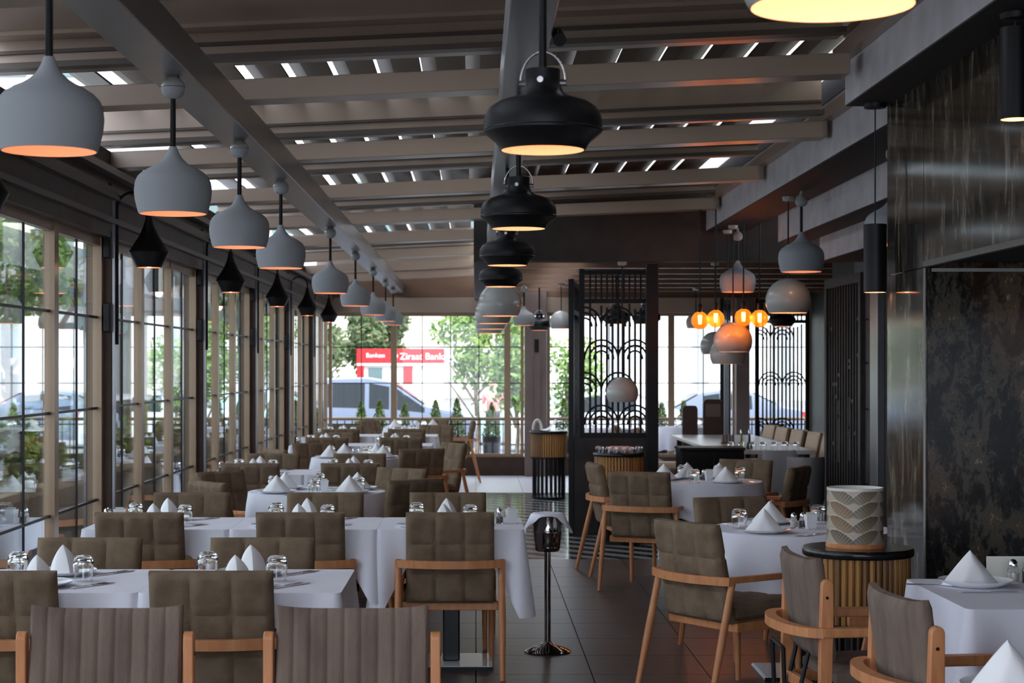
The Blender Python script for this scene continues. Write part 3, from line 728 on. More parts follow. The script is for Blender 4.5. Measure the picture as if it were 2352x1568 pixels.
# ================================================================== TABLES AND SETTINGS
TZ = .752
def rect_cloth(w, d, o, extra, seed):
    rd = random.Random(seed); per = []; hw, hd, rc = w/2, d/2, .025
    cs = [(hw-rc, hd-rc, 0), (-hw+rc, hd-rc, 90), (-hw+rc, -hd+rc, 180), (hw-rc, -hd+rc, 270)]
    for k in range(4):
        cx, cy, a0 = cs[k]
        for i in range(9):
            a = R(a0+90*i/8); per.append((cx+rc*math.cos(a), cy+rc*math.sin(a), math.cos(a), math.sin(a), 0, k))
        nx, ny, _ = cs[(k+1) % 4]; a = R(a0+90); L = math.hypot(nx-cx, ny-cy)
        for i in range(1, 30):
            t = i/30; dc = min(t, 1-t)*L
            per.append((lerp(cx, nx, t)+rc*math.cos(a), lerp(cy, ny, t)+rc*math.sin(a), math.cos(a), math.sin(a), dc, k if t < .5 else (k+1) % 4))
    ex = [extra*rd.uniform(.8, 1.15) for _ in range(4)]; ph = rd.uniform(0, 6)
    J = 8; N = len(per); m = MB()
    for j in range(J+1):
        q = j/J
        for i, (x, y, nx, ny, dc, k) in enumerate(per):
            g = max(0, 1-dc/.17)**1.1; L = o+ex[k]*g
            fold = .075*math.exp(-(dc/.05)**2) - .02*math.exp(-((dc-.11)/.05)**2)
            bul = q*(.012+fold+.008*math.sin(i*.55+ph)*(1-math.exp(-dc*8))) + .004
            m.v.append((x+nx*bul*.7, y+ny*bul, TZ-.004*(j > 0)-L*q))
    for j in range(J):
        for i in range(N):
            m.f.append((j*N+(i+1) % N, j*N+i, (j+1)*N+i, (j+1)*N+(i+1) % N))
    m.f.append(tuple(range(N)))
    return m
def round_cloth(r, o, seed, nr=11):
    rd = random.Random(seed); ph = rd.uniform(0, 6); J = 10; N = 96; m = MB()
    for j in range(J+1):
        q = j/J
        for i in range(N):
            a = 2*math.pi*i/N; rip = math.sin(nr*a+ph+.6*math.sin(3*a))
            rr = r + .012*min(1, q*4) + q*(.018+.022*rip)
            L = o*(1+.06*math.sin(2*a+ph)+.04*rip)
            m.v.append((rr*math.cos(a), rr*math.sin(a), TZ-.006*(j > 0)-L*q))
    for j in range(J):
        for i in range(N): m.f.append((j*N+(i+1) % N, j*N+i, (j+1)*N+i, (j+1)*N+(i+1) % N))
    m.f.append(tuple(range(N)))
    return m
def pedestal_table(name, label, x, y, w, d, rnd=False):
    t = thing(name, label, 'table', (x, y, 0), 0, 'pedestal tables under cloths')
    if rnd: MB().lathe([(.001, .715), (w, .715), (w, .745), (.001, .745)], 40).obj('table_top', 'whitewood', t)
    else: MB().box(-w/2+.004, w/2-.004, -d/2+.004, d/2-.004, .715, .745).obj('table_top', 'whitewood', t)
    MB().box(-.045, .045, -.045, .045, .02, .715).obj('table_column', 'blackgloss', t, bevel=.008)
    b = MB().box(-.22, .22, -.22, .22, .0, .022).obj('base_plate', 'porcelain', t, bevel=.01)
    MB().box(-.22, .22, -.222, -.2205, 0, .02).obj('plate_edge', 'black', b)
    return t
# --- small things
def plate():
    m = MB().lathe([(.001, .004), (.085, .004), (.095, .008), (.132, .018), (.135, .020), (.132, .016), (.09, .002), (.08, 0), (.001, 0)], 40)
    o = m.obj('dinner_plate', 'porcelain', smooth=True); tag(o, '', 'plate', 'white dinner plates'); return o
def side_plate():
    m = MB().lathe([(.001, .004), (.06, .004), (.085, .014), (.087, .016), (.084, .012), (.06, 0), (.001, 0)], 32)
    o = m.obj('side_plate', 'porcelain', smooth=True); tag(o, '', 'plate', 'white side plates'); return o
def napkin():
    """folded pyramid napkin, ridge along y, two curved flaps"""
    m = MB(); n = 32; nv = 10
    def pt(i, v):
        a = 2*math.pi*i/n; c, sn = math.cos(a), math.sin(a); k = 1/((abs(c)**1.25+abs(sn)**1.25)**(1/1.25))
        notch = 1-.35*math.exp(-((a-1.5*math.pi)/.32)**2)*(1-v)
        return (.102*c*k*(1-v)**.95*1.0, .060*sn*k*notch*(1-v**2.3)+.012*v*(1-v), .117*v+.002*math.sin(3*a)*(v == 0))
    m.v = [pt(i, j/nv) for j in range(nv) for i in range(n)] + [(0, 0, .117)]
    for j in range(nv-1):
        for i in range(n): m.f.append((j*n+i, j*n+(i+1) % n, (j+1)*n+(i+1) % n, (j+1)*n+i))
    for i in range(n): m.f.append(((nv-1)*n+i, (nv-1)*n+(i+1) % n, nv*n))
    m.f.append(tuple(range(n-1, -1, -1)))
    o = m.obj('folded_napkin', 'napkin', smooth=True); tag(o, '', 'napkin', 'folded white napkins'); return o
def tumbler():
    out = [(.032, 0), (.0335, .02), (.0375, .05), (.0385, .066), (.034, .082), (.024, .092)]
    inn = [(.022, .078), (.031, .070), (.0355, .06), (.0345, .045), (.0315, .02), (.030, 0)]
    m = MB().lathe(out + [(.001, .093), (.001, .079)] + inn + [(.032, 0)], 14)
    o = m.obj('tumbler', 'tumbler', smooth=True); tag(o, '', 'glass', 'upturned tumblers'); return o
def fork():
    m = MB().box(-.005, .005, -.10, .03, 0, .003)
    m.box(-.011, .011, .03, .055, 0, .003)
    for k in range(4): m.box(-.011+.0063*k, -.0075+.0063*k, .055, .10, 0, .003)
    o = m.obj('fork', 'steel', bevel=.0008); tag(o, '', 'fork', 'steel forks'); return o
def knife():
    m = MB().box(-.006, .006, -.11, -.01, 0, .005); m.prism([(-.008, -.01), (.008, -.01), (.009, .06), (.002, .11), (-.008, .10)], .0005, .003, 'z')
    o = m.obj('table_knife', 'steel', bevel=.0008); tag(o, '', 'knife', 'steel knives'); return o
def shaker(fill):
    t = thing('condiment_shaker', '', 'shaker', group='condiment shakers')
    MB().lathe([(.001, 0), (.018, 0), (.019, .004), (.019, .045), (.014, .055), (.001, .055)], 14).obj('jar', 'tumbler', t, smooth=True)
    MB().lathe([(.001, .004), (.015, .004), (.015, .036), (.001, .036)], 12).obj('filling', fill, t, smooth=True)
    MB().lathe([(.0145, .054), (.0155, .058), (.014, .072), (.006, .08), (.001, .081)], 14).obj('shaker_cap', 'steel', t, smooth=True)
    return t
def sachet_holder():
    t = thing('sachet_holder', '', 'holder', group='sachet holders')
    MB().add([(-.022,-.016,0),(.022,-.016,0),(.022,.016,0),(-.022,.016,0),(-.03,-.022,.075),(.03,-.022,.075),(.03,.022,.075),(-.03,.022,.075)], [(0,3,2,1),(0,1,5,4),(1,2,6,5),(2,3,7,6),(3,0,4,7)]).obj('holder_body', 'porcelain', t)
    for k in range(3): MB().box(-.02, .02, -.012+.010*k, -.009+.010*k, .01, .085).obj('sachet', 'card', t)
    return t
PLATE, SPLATE, NAPKIN, TUMB, FORK, KNIFE = Proto(plate()), Proto(side_plate()), Proto(napkin()), Proto(tumbler()), Proto(fork()), Proto(knife())
SALT, PEPPER, SACHET = Proto(shaker('salt')), Proto(shaker('pepper')), Proto(sachet_holder())
rs = random.Random(11)
def setting(x, y, td, sd, nap_rot, glass, cut, cut_rot=0, sideplate=None):
    PLATE.put((x, y, TZ+.001), 0, 'white dinner plate under napkin, %s, %s' % (td, sd))
    NAPKIN.put((x, y, TZ+.0055), nap_rot, 'peaked white napkin, %s, %s' % (td, sd))
    if glass: TUMB.put((x+glass[0], y+glass[1], TZ+.001), rs.uniform(0, 1), 'upturned faceted tumbler, %s, %s' % (td, sd), scale=1.08)
    if cut:
        FORK.put((x+cut[0]-.012, y+cut[1], TZ+.001), cut_rot, 'steel fork, %s, %s' % (td, sd))
        KNIFE.put((x+cut[0]+.014, y+cut[1]-.005, TZ+.001), cut_rot, 'steel knife, %s, %s' % (td, sd))
    if sideplate: SPLATE.put((x+sideplate[0], y+sideplate[1], TZ+.001), 0, 'small white side plate, %s, %s' % (td, sd))
SA, SB = 'side away from them', 'side facing them'
def rect_table(x, y, w, d, td, seed, cutlery=True, conds=None, o=.125):
    pedestal_table('dining_table', 'square pedestal table hidden by its cloth, %s' % td, x, y, w, d)
    cl = rect_cloth(w, d, o, .28, seed).obj('tablecloth', 'cloth', loc=(x, y, 0), smooth=True); tag(cl, 'white square cloth with hanging corners, %s' % td, 'tablecloth', 'white square tablecloths')
    n = R(90)
    setting(x-.04, y-.19, td, SA, R(-78)+rs.uniform(-.2, .2), (.14, .17), (.20, .02) if cutlery else None, R(-35), (-.16, -.02) if cutlery else None)
    setting(x-.03, y+.19, td, SB, R(-70)+rs.uniform(-.2, .2), (-.16, -.08), (.19, .04) if cutlery else None, R(-35))
    if conds:
        cx = x+conds*(w/2-.09)
        SALT.put((cx-.03, y+.03, TZ+.001), 0, 'salt shaker with steel cap, %s' % td); PEPPER.put((cx-.03, y-.03, TZ+.001), 0, 'pepper shaker with steel cap, %s' % td)
        SACHET.put((cx+.035, y-.01, TZ+.001), R(20), 'white sachet holder, %s' % td)
def round_table(x, y, r, td, seed, spots, conds=True, o=.30, card=False):
    pedestal_table('dining_table', 'round pedestal table hidden by its cloth, %s' % td, x, y, r, r, True)
    cl = round_cloth(r, o, seed).obj('tablecloth', 'cloth', loc=(x, y, 0), smooth=True); tag(cl, 'white round cloth falling in soft folds, %s' % td, 'tablecloth', 'white round tablecloths')
    for ang, sd in spots:
        a = R(ang); px, py = x+(r-.155)*math.sin(a), y+(r-.155)*math.cos(a)
        q = a+R(48); gx, gy = x+(r-.10)*math.sin(q)*.85-px, y+(r-.10)*math.cos(q)*.85-py
        c = a-R(42); fx, fy = x+(r-.11)*math.sin(c)-px, y+(r-.11)*math.cos(c)-py
        setting(px, py, td, sd, rs.uniform(-.25, .25), (gx, gy), (fx, fy), -a)
    if conds:
        SALT.put((x-.03, y+.02, TZ+.001), 0, 'salt shaker with steel cap, %s' % td); PEPPER.put((x+.02, y+.035, TZ+.001), 0, 'pepper shaker with steel cap, %s' % td)
        SACHET.put((x+.05, y-.02, TZ+.001), R(10), 'white sachet holder, %s' % td)
def rowd(col, n): return '%s table, %s row from end windows' % (col, ORD[n])
T = {'A1': rowd('window-side', 8), 'A2': rowd('aisle-side', 8), 'B1': rowd('window-side', 7), 'B2': rowd('middle', 7), 'B3': rowd('aisle-side', 7),
     'C': rowd('round', 6), 'D1': rowd('window-side', 5), 'D2': rowd('aisle-side', 5), 'E': rowd('round', 4), 'F1': rowd('window-side', 3), 'F2': rowd('aisle-side', 3),
     'G1': rowd('window-side', 2), 'G2': rowd('aisle-side', 2), 'H': rowd('round', 1)}
rect_table(-1.635, 6.83, .75, .75, T['A1'], 1)
rect_table(-.878, 6.83, .75, .75, T['A2'], 2)
rect_table(-1.655, 9.33, .755, .72, T['B1'], 3, conds=-1)
rect_table(-.893, 9.33, .755, .72, T['B2'], 4)
rect_table(-.131, 9.33, .755, .72, T['B3'], 5, conds=1)
rect_table(-1.71, 13.85, .75, .72, T['D1'], 6, conds=-1)
rect_table(-.955, 13.85, .75, .72, T['D2'], 7)
rect_table(-1.60, 18.75, .75, .72, T['F1'], 8, False, conds=-1)
rect_table(-.845, 18.75, .75, .72, T['F2'], 9, False)
rect_table(-1.60, 21.3, .75, .72, T['G1'], 10, False, conds=-1)
rect_table(-.845, 21.3, .75, .72, T['G2'], 11, False)
W4 = [(-100, 'window side'), (170, 'side away from them'), (80, 'aisle side'), (-10, 'side facing them')]
round_table(-1.07, 11.72, .46, T['C'], 21, [(-125, 'window side'), (130, 'side away from them'), (60, 'aisle side'), (-50, 'side facing them')])
round_table(-1.10, 16.1, .42, T['E'], 22, [(-115, 'window side'), (110, 'aisle side'), (40, 'side facing them'), (-30, 'post side')])
round_table(-.85, 23.9, .42, T['H'], 23, [(-100, 'window side'), (100, 'aisle side')])
T['R1'] = 'round table beside marble pier'; T['R2'] = 'round table before black cabinet'
T['RT'] = 'square table in front of granite pier'; T['RN'] = 'square table under marble lintel end'
round_table(1.68, 9.02, .47, T['R1'], 24, [(-135, 'aisle side'), (-20, 'end window side')], o=.33)
round_table(1.66, 12.8, .44, T['R2'], 25, [(-70, 'aisle side'), (150, 'pier side'), (35, 'lattice door side'), (-15, 'end window side')], o=.26)
# square tables of the niche
def niche_table(x, y, w, d, td, seed):
    pedestal_table('dining_table', 'square pedestal table hidden by its cloth, %s' % td, x, y, w, d)
    cl = rect_cloth(w, d, .30, .14, seed).obj('tablecloth', 'cloth', loc=(x, y, 0), smooth=True); tag(cl, 'white square cloth with deep hanging folds, %s' % td, 'tablecloth', 'white square tablecloths')
niche_table(2.12, 6.45, .84, .86, T['RT'], 31)
niche_table(1.72, 4.36, .75, .70, T['RN'], 32)
def setting2(x, y, td, sd):
    SPLATE.put((x, y, TZ+.001), 0, 'white underplate below a napkin, %s, %s' % (td, sd), scale=1.6); 
    NAPKIN.put((x-.02, y, TZ+.0065), R(6), 'white napkin folded to a wide peak, %s, %s' % (td, sd), scale=1.12)
setting2(1.91, 6.66, T['RT'], 'aisle side'); setting2(1.385, 4.47, T['RN'], 'aisle side')
KNIFE.put((1.90, 6.46, TZ+.001), R(90), 'steel knife lying before the plate, %s' % T['RT'])
FORK.put((1.755, 6.68, TZ+.001), R(80), 'steel fork lying beside the plate, %s' % T['RT'])
SALT.put((2.08, 6.74, TZ+.001), 0, 'salt shaker with steel cap, %s' % T['RT'], scale=1.15); PEPPER.put((2.14, 6.75, TZ+.001), 0, 'pepper shaker with steel cap, %s' % T['RT'], scale=1.15)
mc = MB().box(-.09, .09, -.002, .002, 0, .095).obj('menu_card', 'card', loc=(2.09, 6.82, TZ+.001)); tag(mc, 'cream menu card standing on the square table before granite', 'card')

# ---- chairs at the tables
for k, x in (('A1', -1.754), ('A2', -.965)): qchair(x, 6.33, 0, 'taupe quilted armchair, %s, %s' % (T[k], SA))
for k, x in (('A1', -1.68), ('A2', -.928)): qchair(x, 7.60, 180, 'taupe quilted armchair, %s, %s' % (T[k], SB))
for k, x in (('B1', -1.72), ('B2', -.897), ('B3', -.132)): qchair(x, 8.88, 0, 'taupe quilted armchair, %s, %s' % (T[k], SA))
for k, x in (('B1', -1.68), ('B2', -.89), ('B3', -.165)): qchair(x, 10.32, 180, 'taupe quilted armchair, %s, %s' % (T[k], SB))
for x, y, th, s in ((-1.71, 11.30, 52, 'window side'), (-1.80, 12.40, 128, 'post side'), (-.42, 11.55, -40, 'aisle side'), (-.56, 12.75, 215, 'side facing them')):
    qchair(x, y, th, 'taupe quilted armchair, %s, %s' % (T['C'], s), .28)
for k, x in (('D1', -1.74), ('D2', -.97)): qchair(x, 13.42, 0, 'taupe quilted armchair, %s, %s' % (T[k], SA))
for k, x in (('D1', -1.735), ('D2', -.996)): qchair(x, 14.95, 180, 'taupe quilted armchair, %s, %s' % (T[k], SB))
for x, y, th, s in ((-1.75, 15.75, 60, 'window side'), (-1.55, 16.95, 150, 'post side'), (-.52, 15.85, -28, 'aisle side'), (-.27, 17.0, 240, 'side facing them')):
    qchair(x, y, th, 'taupe quilted armchair, %s, %s' % (T['E'], s), .25)
for k, x in (('F1', -1.57), ('F2', -.79)): qchair(x, 18.32, 0, 'taupe quilted armchair, %s, %s' % (T[k], SA))
for k, x in (('F1', -1.60), ('F2', -.82)): qchair(x, 19.75, 180, 'taupe quilted armchair, %s, %s' % (T[k], SB))
for k, x in (('G1', -1.62), ('G2', -.83)): qchair(x, 20.85, 0, 'taupe quilted armchair, %s, %s' % (T[k], SA))
for k, x, th in (('G1', -1.66, 180), ('G2', -.50, 195)): qchair(x, 22.25, th, 'taupe quilted armchair, %s, %s' % (T[k], SB))
qchair(-.02, 24.1, -92, 'taupe quilted armchair standing free in the aisle by end windows')
qchair(-1.5, 24.4, 120, 'taupe quilted armchair, %s, window side' % T['H']); qchair(-.6, 24.65, 190, 'taupe quilted armchair, %s, %s' % (T['H'], SB))
qchair(1.00, 8.36, 56, 'taupe quilted armchair, %s, aisle side' % T['R1']); qchair(1.45, 9.98, 163, 'taupe quilted armchair, %s, end window side' % T['R1'])
qchair(1.15, 12.32, 22, 'taupe quilted armchair, %s, pier side' % T['R2']); qchair(.90, 13.45, 82, 'taupe quilted armchair, %s, aisle side' % T['R2'])
qchair(2.17, 13.95, 212, 'taupe quilted armchair, %s, end window side' % T['R2']); qchair(2.42, 12.95, -62, 'taupe quilted armchair, %s, lattice door side' % T['R2'])
rchair(-1.096, 5.2, 180, 'grey-brown ribbed armchair back to back with window-side quilted armchair')
rchair(-.366, 5.2, 180, 'grey-brown ribbed armchair back to back with aisle-side quilted armchair')
rchair(1.225, 6.66, 84, 'grey-brown ribbed armchair standing before the bamboo drum stand')
rchair(1.315, 5.5, 82, 'grey-brown ribbed armchair drawn up between the two niche tables')

# ================================================================== STANDS, BUCKET, LANTERN
def drum_stand(x, y, label):
    t = thing('bamboo_drum_stand', label, 'stand', (x, y, 0), 0, 'bamboo drum stands')
    MB().lathe([(.001, .785), (.232, .785), (.236, .79), (.236, .812), (.230, .82), (.001, .82)], 48).obj('stand_top', 'blackgloss', t, smooth=True)
    MB().lathe([(.205, .50), (.205, .785)], 40).obj('drum_core', 'bamboo_dark', t)
    MB().lathe([(.001, .485), (.222, .485), (.222, .508), (.001, .508)], 40).obj('drum_ring', 'black', t, smooth=True)
    MB().lathe([(.001, 0), (.205, 0), (.205, .03), (.001, .03)], 40).obj('base_ring', 'black', t, smooth=True)
    n = 46; src = None; rd = random.Random(int(x*100))
    for k in range(n):
        a = 2*math.pi*k/n
        if k in (0, 1): 
            s_ = MB().tube([(0,0,.508), (0,0,.785)], .0138, 8).obj('bamboo_slat', 'bamboo' if k == 0 else 'bamboo_dark', t, smooth=True, loc=(.208*math.cos(a), .208*math.sin(a), 0))
            if k == 0: src = s_
            else: src2 = s_
        else: inst(src if rd.random() < .62 else src2, t, (.208*math.cos(a), .208*math.sin(a), 0))
    for k in range(22):
        a = 2*math.pi*k/22
        if k == 0: b_ = MB().box(-.007, .007, -.009, .009, .03, .485).obj('base_bar', 'black', t, loc=(.192, 0, 0))
        else: inst(b_, t, (.192*math.cos(a), .192*math.sin(a), 0), (0, 0, a))
    return t
drum_stand(1.636, 7.46, 'bamboo clad drum stand carrying the palm print lantern')
drum_stand(.88, 21.0, 'bamboo clad drum stand carrying the white towel')
drum_stand(1.29, 15.7, 'bamboo clad drum stand with tumblers before carved screen')
# lantern with palm print
t = thing('palm_print_lantern', 'cylindrical lantern with brown palm leaf print on wooden base', 'lantern', (1.622, 7.45, .82))
MB().lathe([(.001, 0), (.122, 0), (.124, .004), (.124, .016), (.120, .02), (.001, .02)], 40).obj('lantern_base', 'wood', t, smooth=True)
nA, nZ, LR, LH = 260, 110, .119, .235
m = MB().lathe([(LR, .02+LH*j/nZ) for j in range(nZ+1)], nA)
me = m.mesh('lantern_shade', 'palm', True)
ca = me.color_attributes.new('print', 'FLOAT_COLOR', 'POINT')
def frond(u, v, fx, fy, flip):
    """signed test inside a drooping frond rooted at (fx,fy); returns 0..1 leaf tone or None"""
    best = None
    dx = (u-fx)*flip; dy = v-fy
    if dx < -.004 or dx > .118 or dy < -.08 or dy > .07: return None
    ry = .042*math.sin(min(dx/.118, 1)*math.pi*.66)
    e = dy-ry
    if abs(e) < .0026: return .9
    if e < 0 and e > -.060*math.sin(math.pi*min(1, (dx+.012)/.132))**.7:
        q = (dx + .6*e)/.0115
        f = abs((q % 1)-.5)*2
        return .05+.5*min(1, -e/.06) if f < .72 else .62
    return None
cols = []
fr = []
rdl = random.Random(5)
for row in range(5):
    for c in range(6):
        fr.append(((c if c % 2 == 0 else c+1)*.1246+.03, .20-row*.060, 1 if c % 2 == 0 else -1, rdl.random()))
for p in me.vertices:
    u = (math.atan2(p.co.y, p.co.x) % (2*math.pi))*LR; v = p.co.z-.02
    base = Vector((.40, .33, .26)); col = base
    for fx, fy, fl_, tone in fr:
        for w_ in (0, 2*math.pi*LR, -2*math.pi*LR):
            s_ = frond(u+w_, v, fx, fy, fl_)
            if s_ is not None:
                dark = Vector((.035, .03, .028)) if tone < .35 else (Vector((.13, .06, .02)) if tone < .7 else Vector((.06, .055, .048)))
                col = dark.lerp(Vector((.40, .30, .19)), s_) if s_ < .8 else Vector((.5, .42, .32))
    if v > LH-.012: col = Vector((.62, .58, .52))
    cols += [col.x, col.y, col.z, 1]
ca.data.foreach_set('color', cols)
o = bpy.data.objects.new('lantern_shade', me); C.objects.link(o); o.parent = t
MB().lathe([(LR-.004, .02), (LR-.004, .02+LH), (LR, .02+LH)], 60).obj('lantern_lining', 'card', t, smooth=True)
# ice bucket stand
t = thing('ice_bucket_stand', 'dark chrome pedestal stand with round foot', 'stand', (.40, 9.72, 0))
MB().lathe([(.001, 0), (.128, 0), (.13, .006), (.11, .018), (.06, .035), (.028, .05), (.018, .06), (.001, .06)], 40).obj('stand_foot', 'gunmetal', t, smooth=True)
MB().tube([(0,0,.05), (0,0,.565)], .0175, 16).obj('stand_pole', 'gunmetal', t, smooth=True)
b = thing('ice_bucket', 'dark chrome ice bucket on the pedestal stand', 'bucket', (.40, 9.72, .562))
MB().lathe([(.001, 0), (.06, 0), (.068, .008), (.074, .06), (.078, .10), (.08, .105), (.08, .112), (.078, .117), (.082, .19), (.085, .205), (.083, .207), (.078, .19), (.07, .02), (.001, .015)], 40).obj('bucket_body', 'gunmetal', b, smooth=True)
MB().sphere((0, -.083, .185), .006, 8, 6).obj('bucket_stud', 'steel', b, smooth=True)
def bucket_cloth(u, v):
    a = 2*math.pi*u; q = v
    if q < .3: r = .086*q/.3; return (r*math.cos(a), r*math.sin(a), .213+.004*math.sin(5*a)*q)
    k = (q-.3)/.7; s = abs(math.cos(a))**3
    L = .012+.10*s
    r = .092+k*(.012+.032*s)
    return (r*math.cos(a)*(1+.08*k*math.sin(9*a)), r*math.sin(a)*(1-.12*k), .212-L*k)
o = MB().grid(bucket_cloth, 60, 14).obj('bucket_cloth', 'cloth', loc=(.40, 9.72, .562), smooth=True); tag(o, 'white cloth draped over the ice bucket', 'cloth')
# towel, towel loop, pink cloth and tumblers on the far stands
def towel(u, v):
    x = lerp(-.10, .18, u); y = lerp(-.1, .1, v)
    return (x, y, .012+.11*math.exp(-((x-.09)/.055)**2)*(1-.3*(2*v-1)**2)+.012*math.sin(20*x+9*y))
o = MB().grid(towel, 30, 14).obj('towel', 'napkin', loc=(.87, 20.98, .825), smooth=True); tag(o, 'rumpled white towel lying on the drum stand', 'towel')
pts = [(-.14+.05*math.cos(a), 0, .01+.12*math.sin(a)) for a in [math.pi*i/12 for i in range(13)]]
o = MB().tube(pts, .017, 8).obj('towel_loop', 'card', loc=(.88, 20.95, .82), smooth=True); tag(o, 'white looped roll standing on the drum stand by towel', 'roll')
o = MB().box(-.10, .10, -.08, .08, 0, .05).obj('folded_cloth', 'pinkcloth', loc=(1.30, 15.70, .822), bevel=.02); tag(o, 'pale pink folded cloth on the drum stand before screen', 'cloth')
for i in range(8):
    a = R(190+22*i); TUMB.put((1.29+.195*math.cos(a), 15.7+.195*math.sin(a), .821), 0, 'upturned tumbler in the ring on the drum stand before screen', 'tumblers on the drum stand', .62)
# wooden A-frame trestle and black folding stand behind the ribbed chair
t = thing('wooden_trestle', 'beech A-frame trestle standing behind the ribbed armchair', 'trestle', (1.62, 7.02, 0))
MB().box(-.12, .12, -.02, .02, .545, .58).obj('trestle_beam', 'wood', t, bevel=.004)
for s in (-1, 1): MB().bar((s*.015, 0, .545), (s*.14, 0, 0), .055, .03, (0, 1, 0)).obj('leg', 'wood', t, bevel=.004)
MB().box(-.075, .075, -.012, .012, .36, .395).obj('stretcher', 'wood', t)
t = thing('folding_tray_stand', 'black metal folding stand beside the ribbed armchair', 'stand', (1.19, 6.75, 0))
for s in (-1, 1):
    for y in (-.12, .12): MB().tube([(s*.05+.03, y, .52), (-s*.02-.02, y, 0)], .009, 8).obj('leg', 'black', t, smooth=True)
    MB().tube([(s*.05+.03, -.12, .52), (s*.05+.03, .12, .52)], .009, 8).obj('crossbar', 'black', t, smooth=True)

# ================================================================== BACK AREA
def long_table():
    t = thing('long_dining_table', 'long pale dining table between the beige chairs', 'table', (2.92, 19.5, 0))
    MB().box(-.5, .5, -2.0, 2.0, .71, .75).obj('table_top', 'whitewood', t, bevel=.006)
    for sx in (-.42, .42):
        for sy in (-1.9, 1.9): MB().box(sx-.03, sx+.03, sy-.03, sy+.03, 0, .71).obj('leg', 'black', t)
long_table()
def beige_chair():
    t = thing('beige_dining_chair', '', 'chair', group='beige dining chairs')
    def bk(u, v):
        x = lerp(-.21, .21, u); z = lerp(.40, .88, v); return (x, -.22-.10*v+.3*x*x, z), (0, .97, .2)
    pad(MB(), bk, 14, 12, .07, 1, 1, .0).obj('backrest', 'beige_fab', t, smooth=True)
    def bo(u, v):
        x = lerp(-.215, .215, u); z = lerp(.38, .885, v); return (x, -.262-.10*v+.3*x*x, z), (0, .97, .2)
    pad(MB(), bo, 14, 12, .02, 1, 1, .0).obj('back_shell', 'bamboo_dark', t, smooth=True)
    pad(MB(), lambda u, v: ((lerp(-.22, .22, u), lerp(-.2, .24, v), .44), (0,0,1)), 10, 10, .08, 1, 1, 0).obj('seat', 'beige_fab', t, smooth=True)
    for sx in (-.19, .19):
        for sy in (-.18, .2): MB().tube([(sx, sy, .40), (sx*1.08, sy*1.1, 0)], [.017, .012], 8).obj('leg', 'wood', t, smooth=True)
    return t
BC = Proto(beige_chair())
for i, (x, y) in enumerate(((3.56, 21.0), (3.58, 20.25), (3.62, 19.5), (3.68, 18.85), (3.72, 18.2))):
    BC.put((x-.30, y, 0), R(97), 'beige dining chair along the lattice door side of long table, %s from end windows' % ORD[i+1])
for i, (x, y) in enumerate(((2.02, 21.2), (2.22, 20.3))):
    BC.put((x, y, 0), R(-90), 'beige dining chair on the carved screen side of long table, %s from end windows' % ORD[i+1])
def highback(x, y, w_, ht, label, slot):
    t = thing('high_back_chair', label, 'chair', (x, y, 0), R(180), 'high back chairs')
    poly = [(-w_/2, .40)] + [(w_/2*c_*.98, z) for c_, z in ((-1, ht-.05), (-.9, ht-.015), (-.7, ht), (.7, ht), (.9, ht-.015), (1, ht-.05))] + [(w_/2, .40)]
    MB().prism(poly, -.24, -.20).obj('backrest', 'brown_leather', t, bevel=.01)
    if slot: MB().box(-w_*.36, w_*.36, -.245, -.2405, ht-.22, ht-.06).obj('back_panel', 'pillar', t); MB().box(-w_*.36, w_*.36, -.1995, -.195, ht-.22, ht-.06).obj('back_panel', 'pillar', t)
    MB().box(-w_/2, w_/2, -.2, .2, .40, .47).obj('seat', 'brown_leather', t, bevel=.015)
    for sx in (-1, 1):
        for sy in (-.18, .17): MB().box(sx*w_*.42-.015, sx*w_*.42+.015, sy-.015, sy+.015, 0, .40).obj('leg', 'black', t)
highback(2.70, 21.75, .20, 1.10, 'narrow dark brown high back chair at long table end', False)
highback(2.99, 21.75, .26, 1.18, 'dark brown high back chair with pale back panel at long table', True)
# black cabinet with doors
t = thing('service_cabinet', 'low black service cabinet behind the round table', 'cabinet', (2.06, 15.35, 0))
MB().box(-.275, .275, -.2, .2, .04, .86).obj('cabinet_body', 'blackgloss', t, bevel=.004)
MB().box(-.285, .285, -.21, .21, .86, .885).obj('cabinet_top', 'black', t, bevel=.004)
for s in (-1, 1):
    d_ = MB().box(min(s*.004, s*.27), max(s*.004, s*.27), -.215, -.201, .06, .85).obj('cabinet_door', 'blackgloss', t, bevel=.003)
    MB().tube([(s*.03, -.22, .42), (s*.03, -.22, .54)], .005, 6).obj('handle', 'steel', d_)
# grey tub chairs
def tub(x, y, rz, label):
    t = thing('grey_tub_chair', label, 'chair', (x, y, 0), rz, 'grey tub chairs')
    MB().lathe([(.15, .40), (.16, .42), (.165, .78), (.158, .80), (.14, .80), (.135, .78), (.13, .44)], 24, a0=R(180), a1=R(360)).obj('backrest', 'grey_fab', t, smooth=True)
    MB().lathe([(.001, .38), (.15, .38), (.155, .40), (.15, .46), (.001, .47)], 24).obj('seat', 'grey_fab', t, smooth=True)
    for k in range(4):
        a = R(45+90*k); MB().tube([(.12*math.cos(a), .12*math.sin(a), .38), (.19*math.cos(a), .19*math.sin(a), 0)], .012, 8).obj('leg', 'black', t, smooth=True)
tub(2.88, 16.55, R(10), 'grey tub chair at the long table end nearer the cabinet')
tub(2.90, 15.3, R(-10), 'grey tub chair nearer the lattice door')
def bottle(x, y, m_, label):
    t = thing('cruet_bottle', label, 'bottle', (x, y, .751), 0, 'cruet bottles')
    MB().lathe([(.001, 0), (.034, 0), (.036, .005), (.03, .04), (.014, .075), (.012, .15), (.001, .15)], 18).obj('bottle_body', m_, t, smooth=True)
    MB().lathe([(.012, .15), (.013, .155), (.009, .185), (.005, .20), (.001, .20)], 12).obj('stopper', 'steel', t, smooth=True)
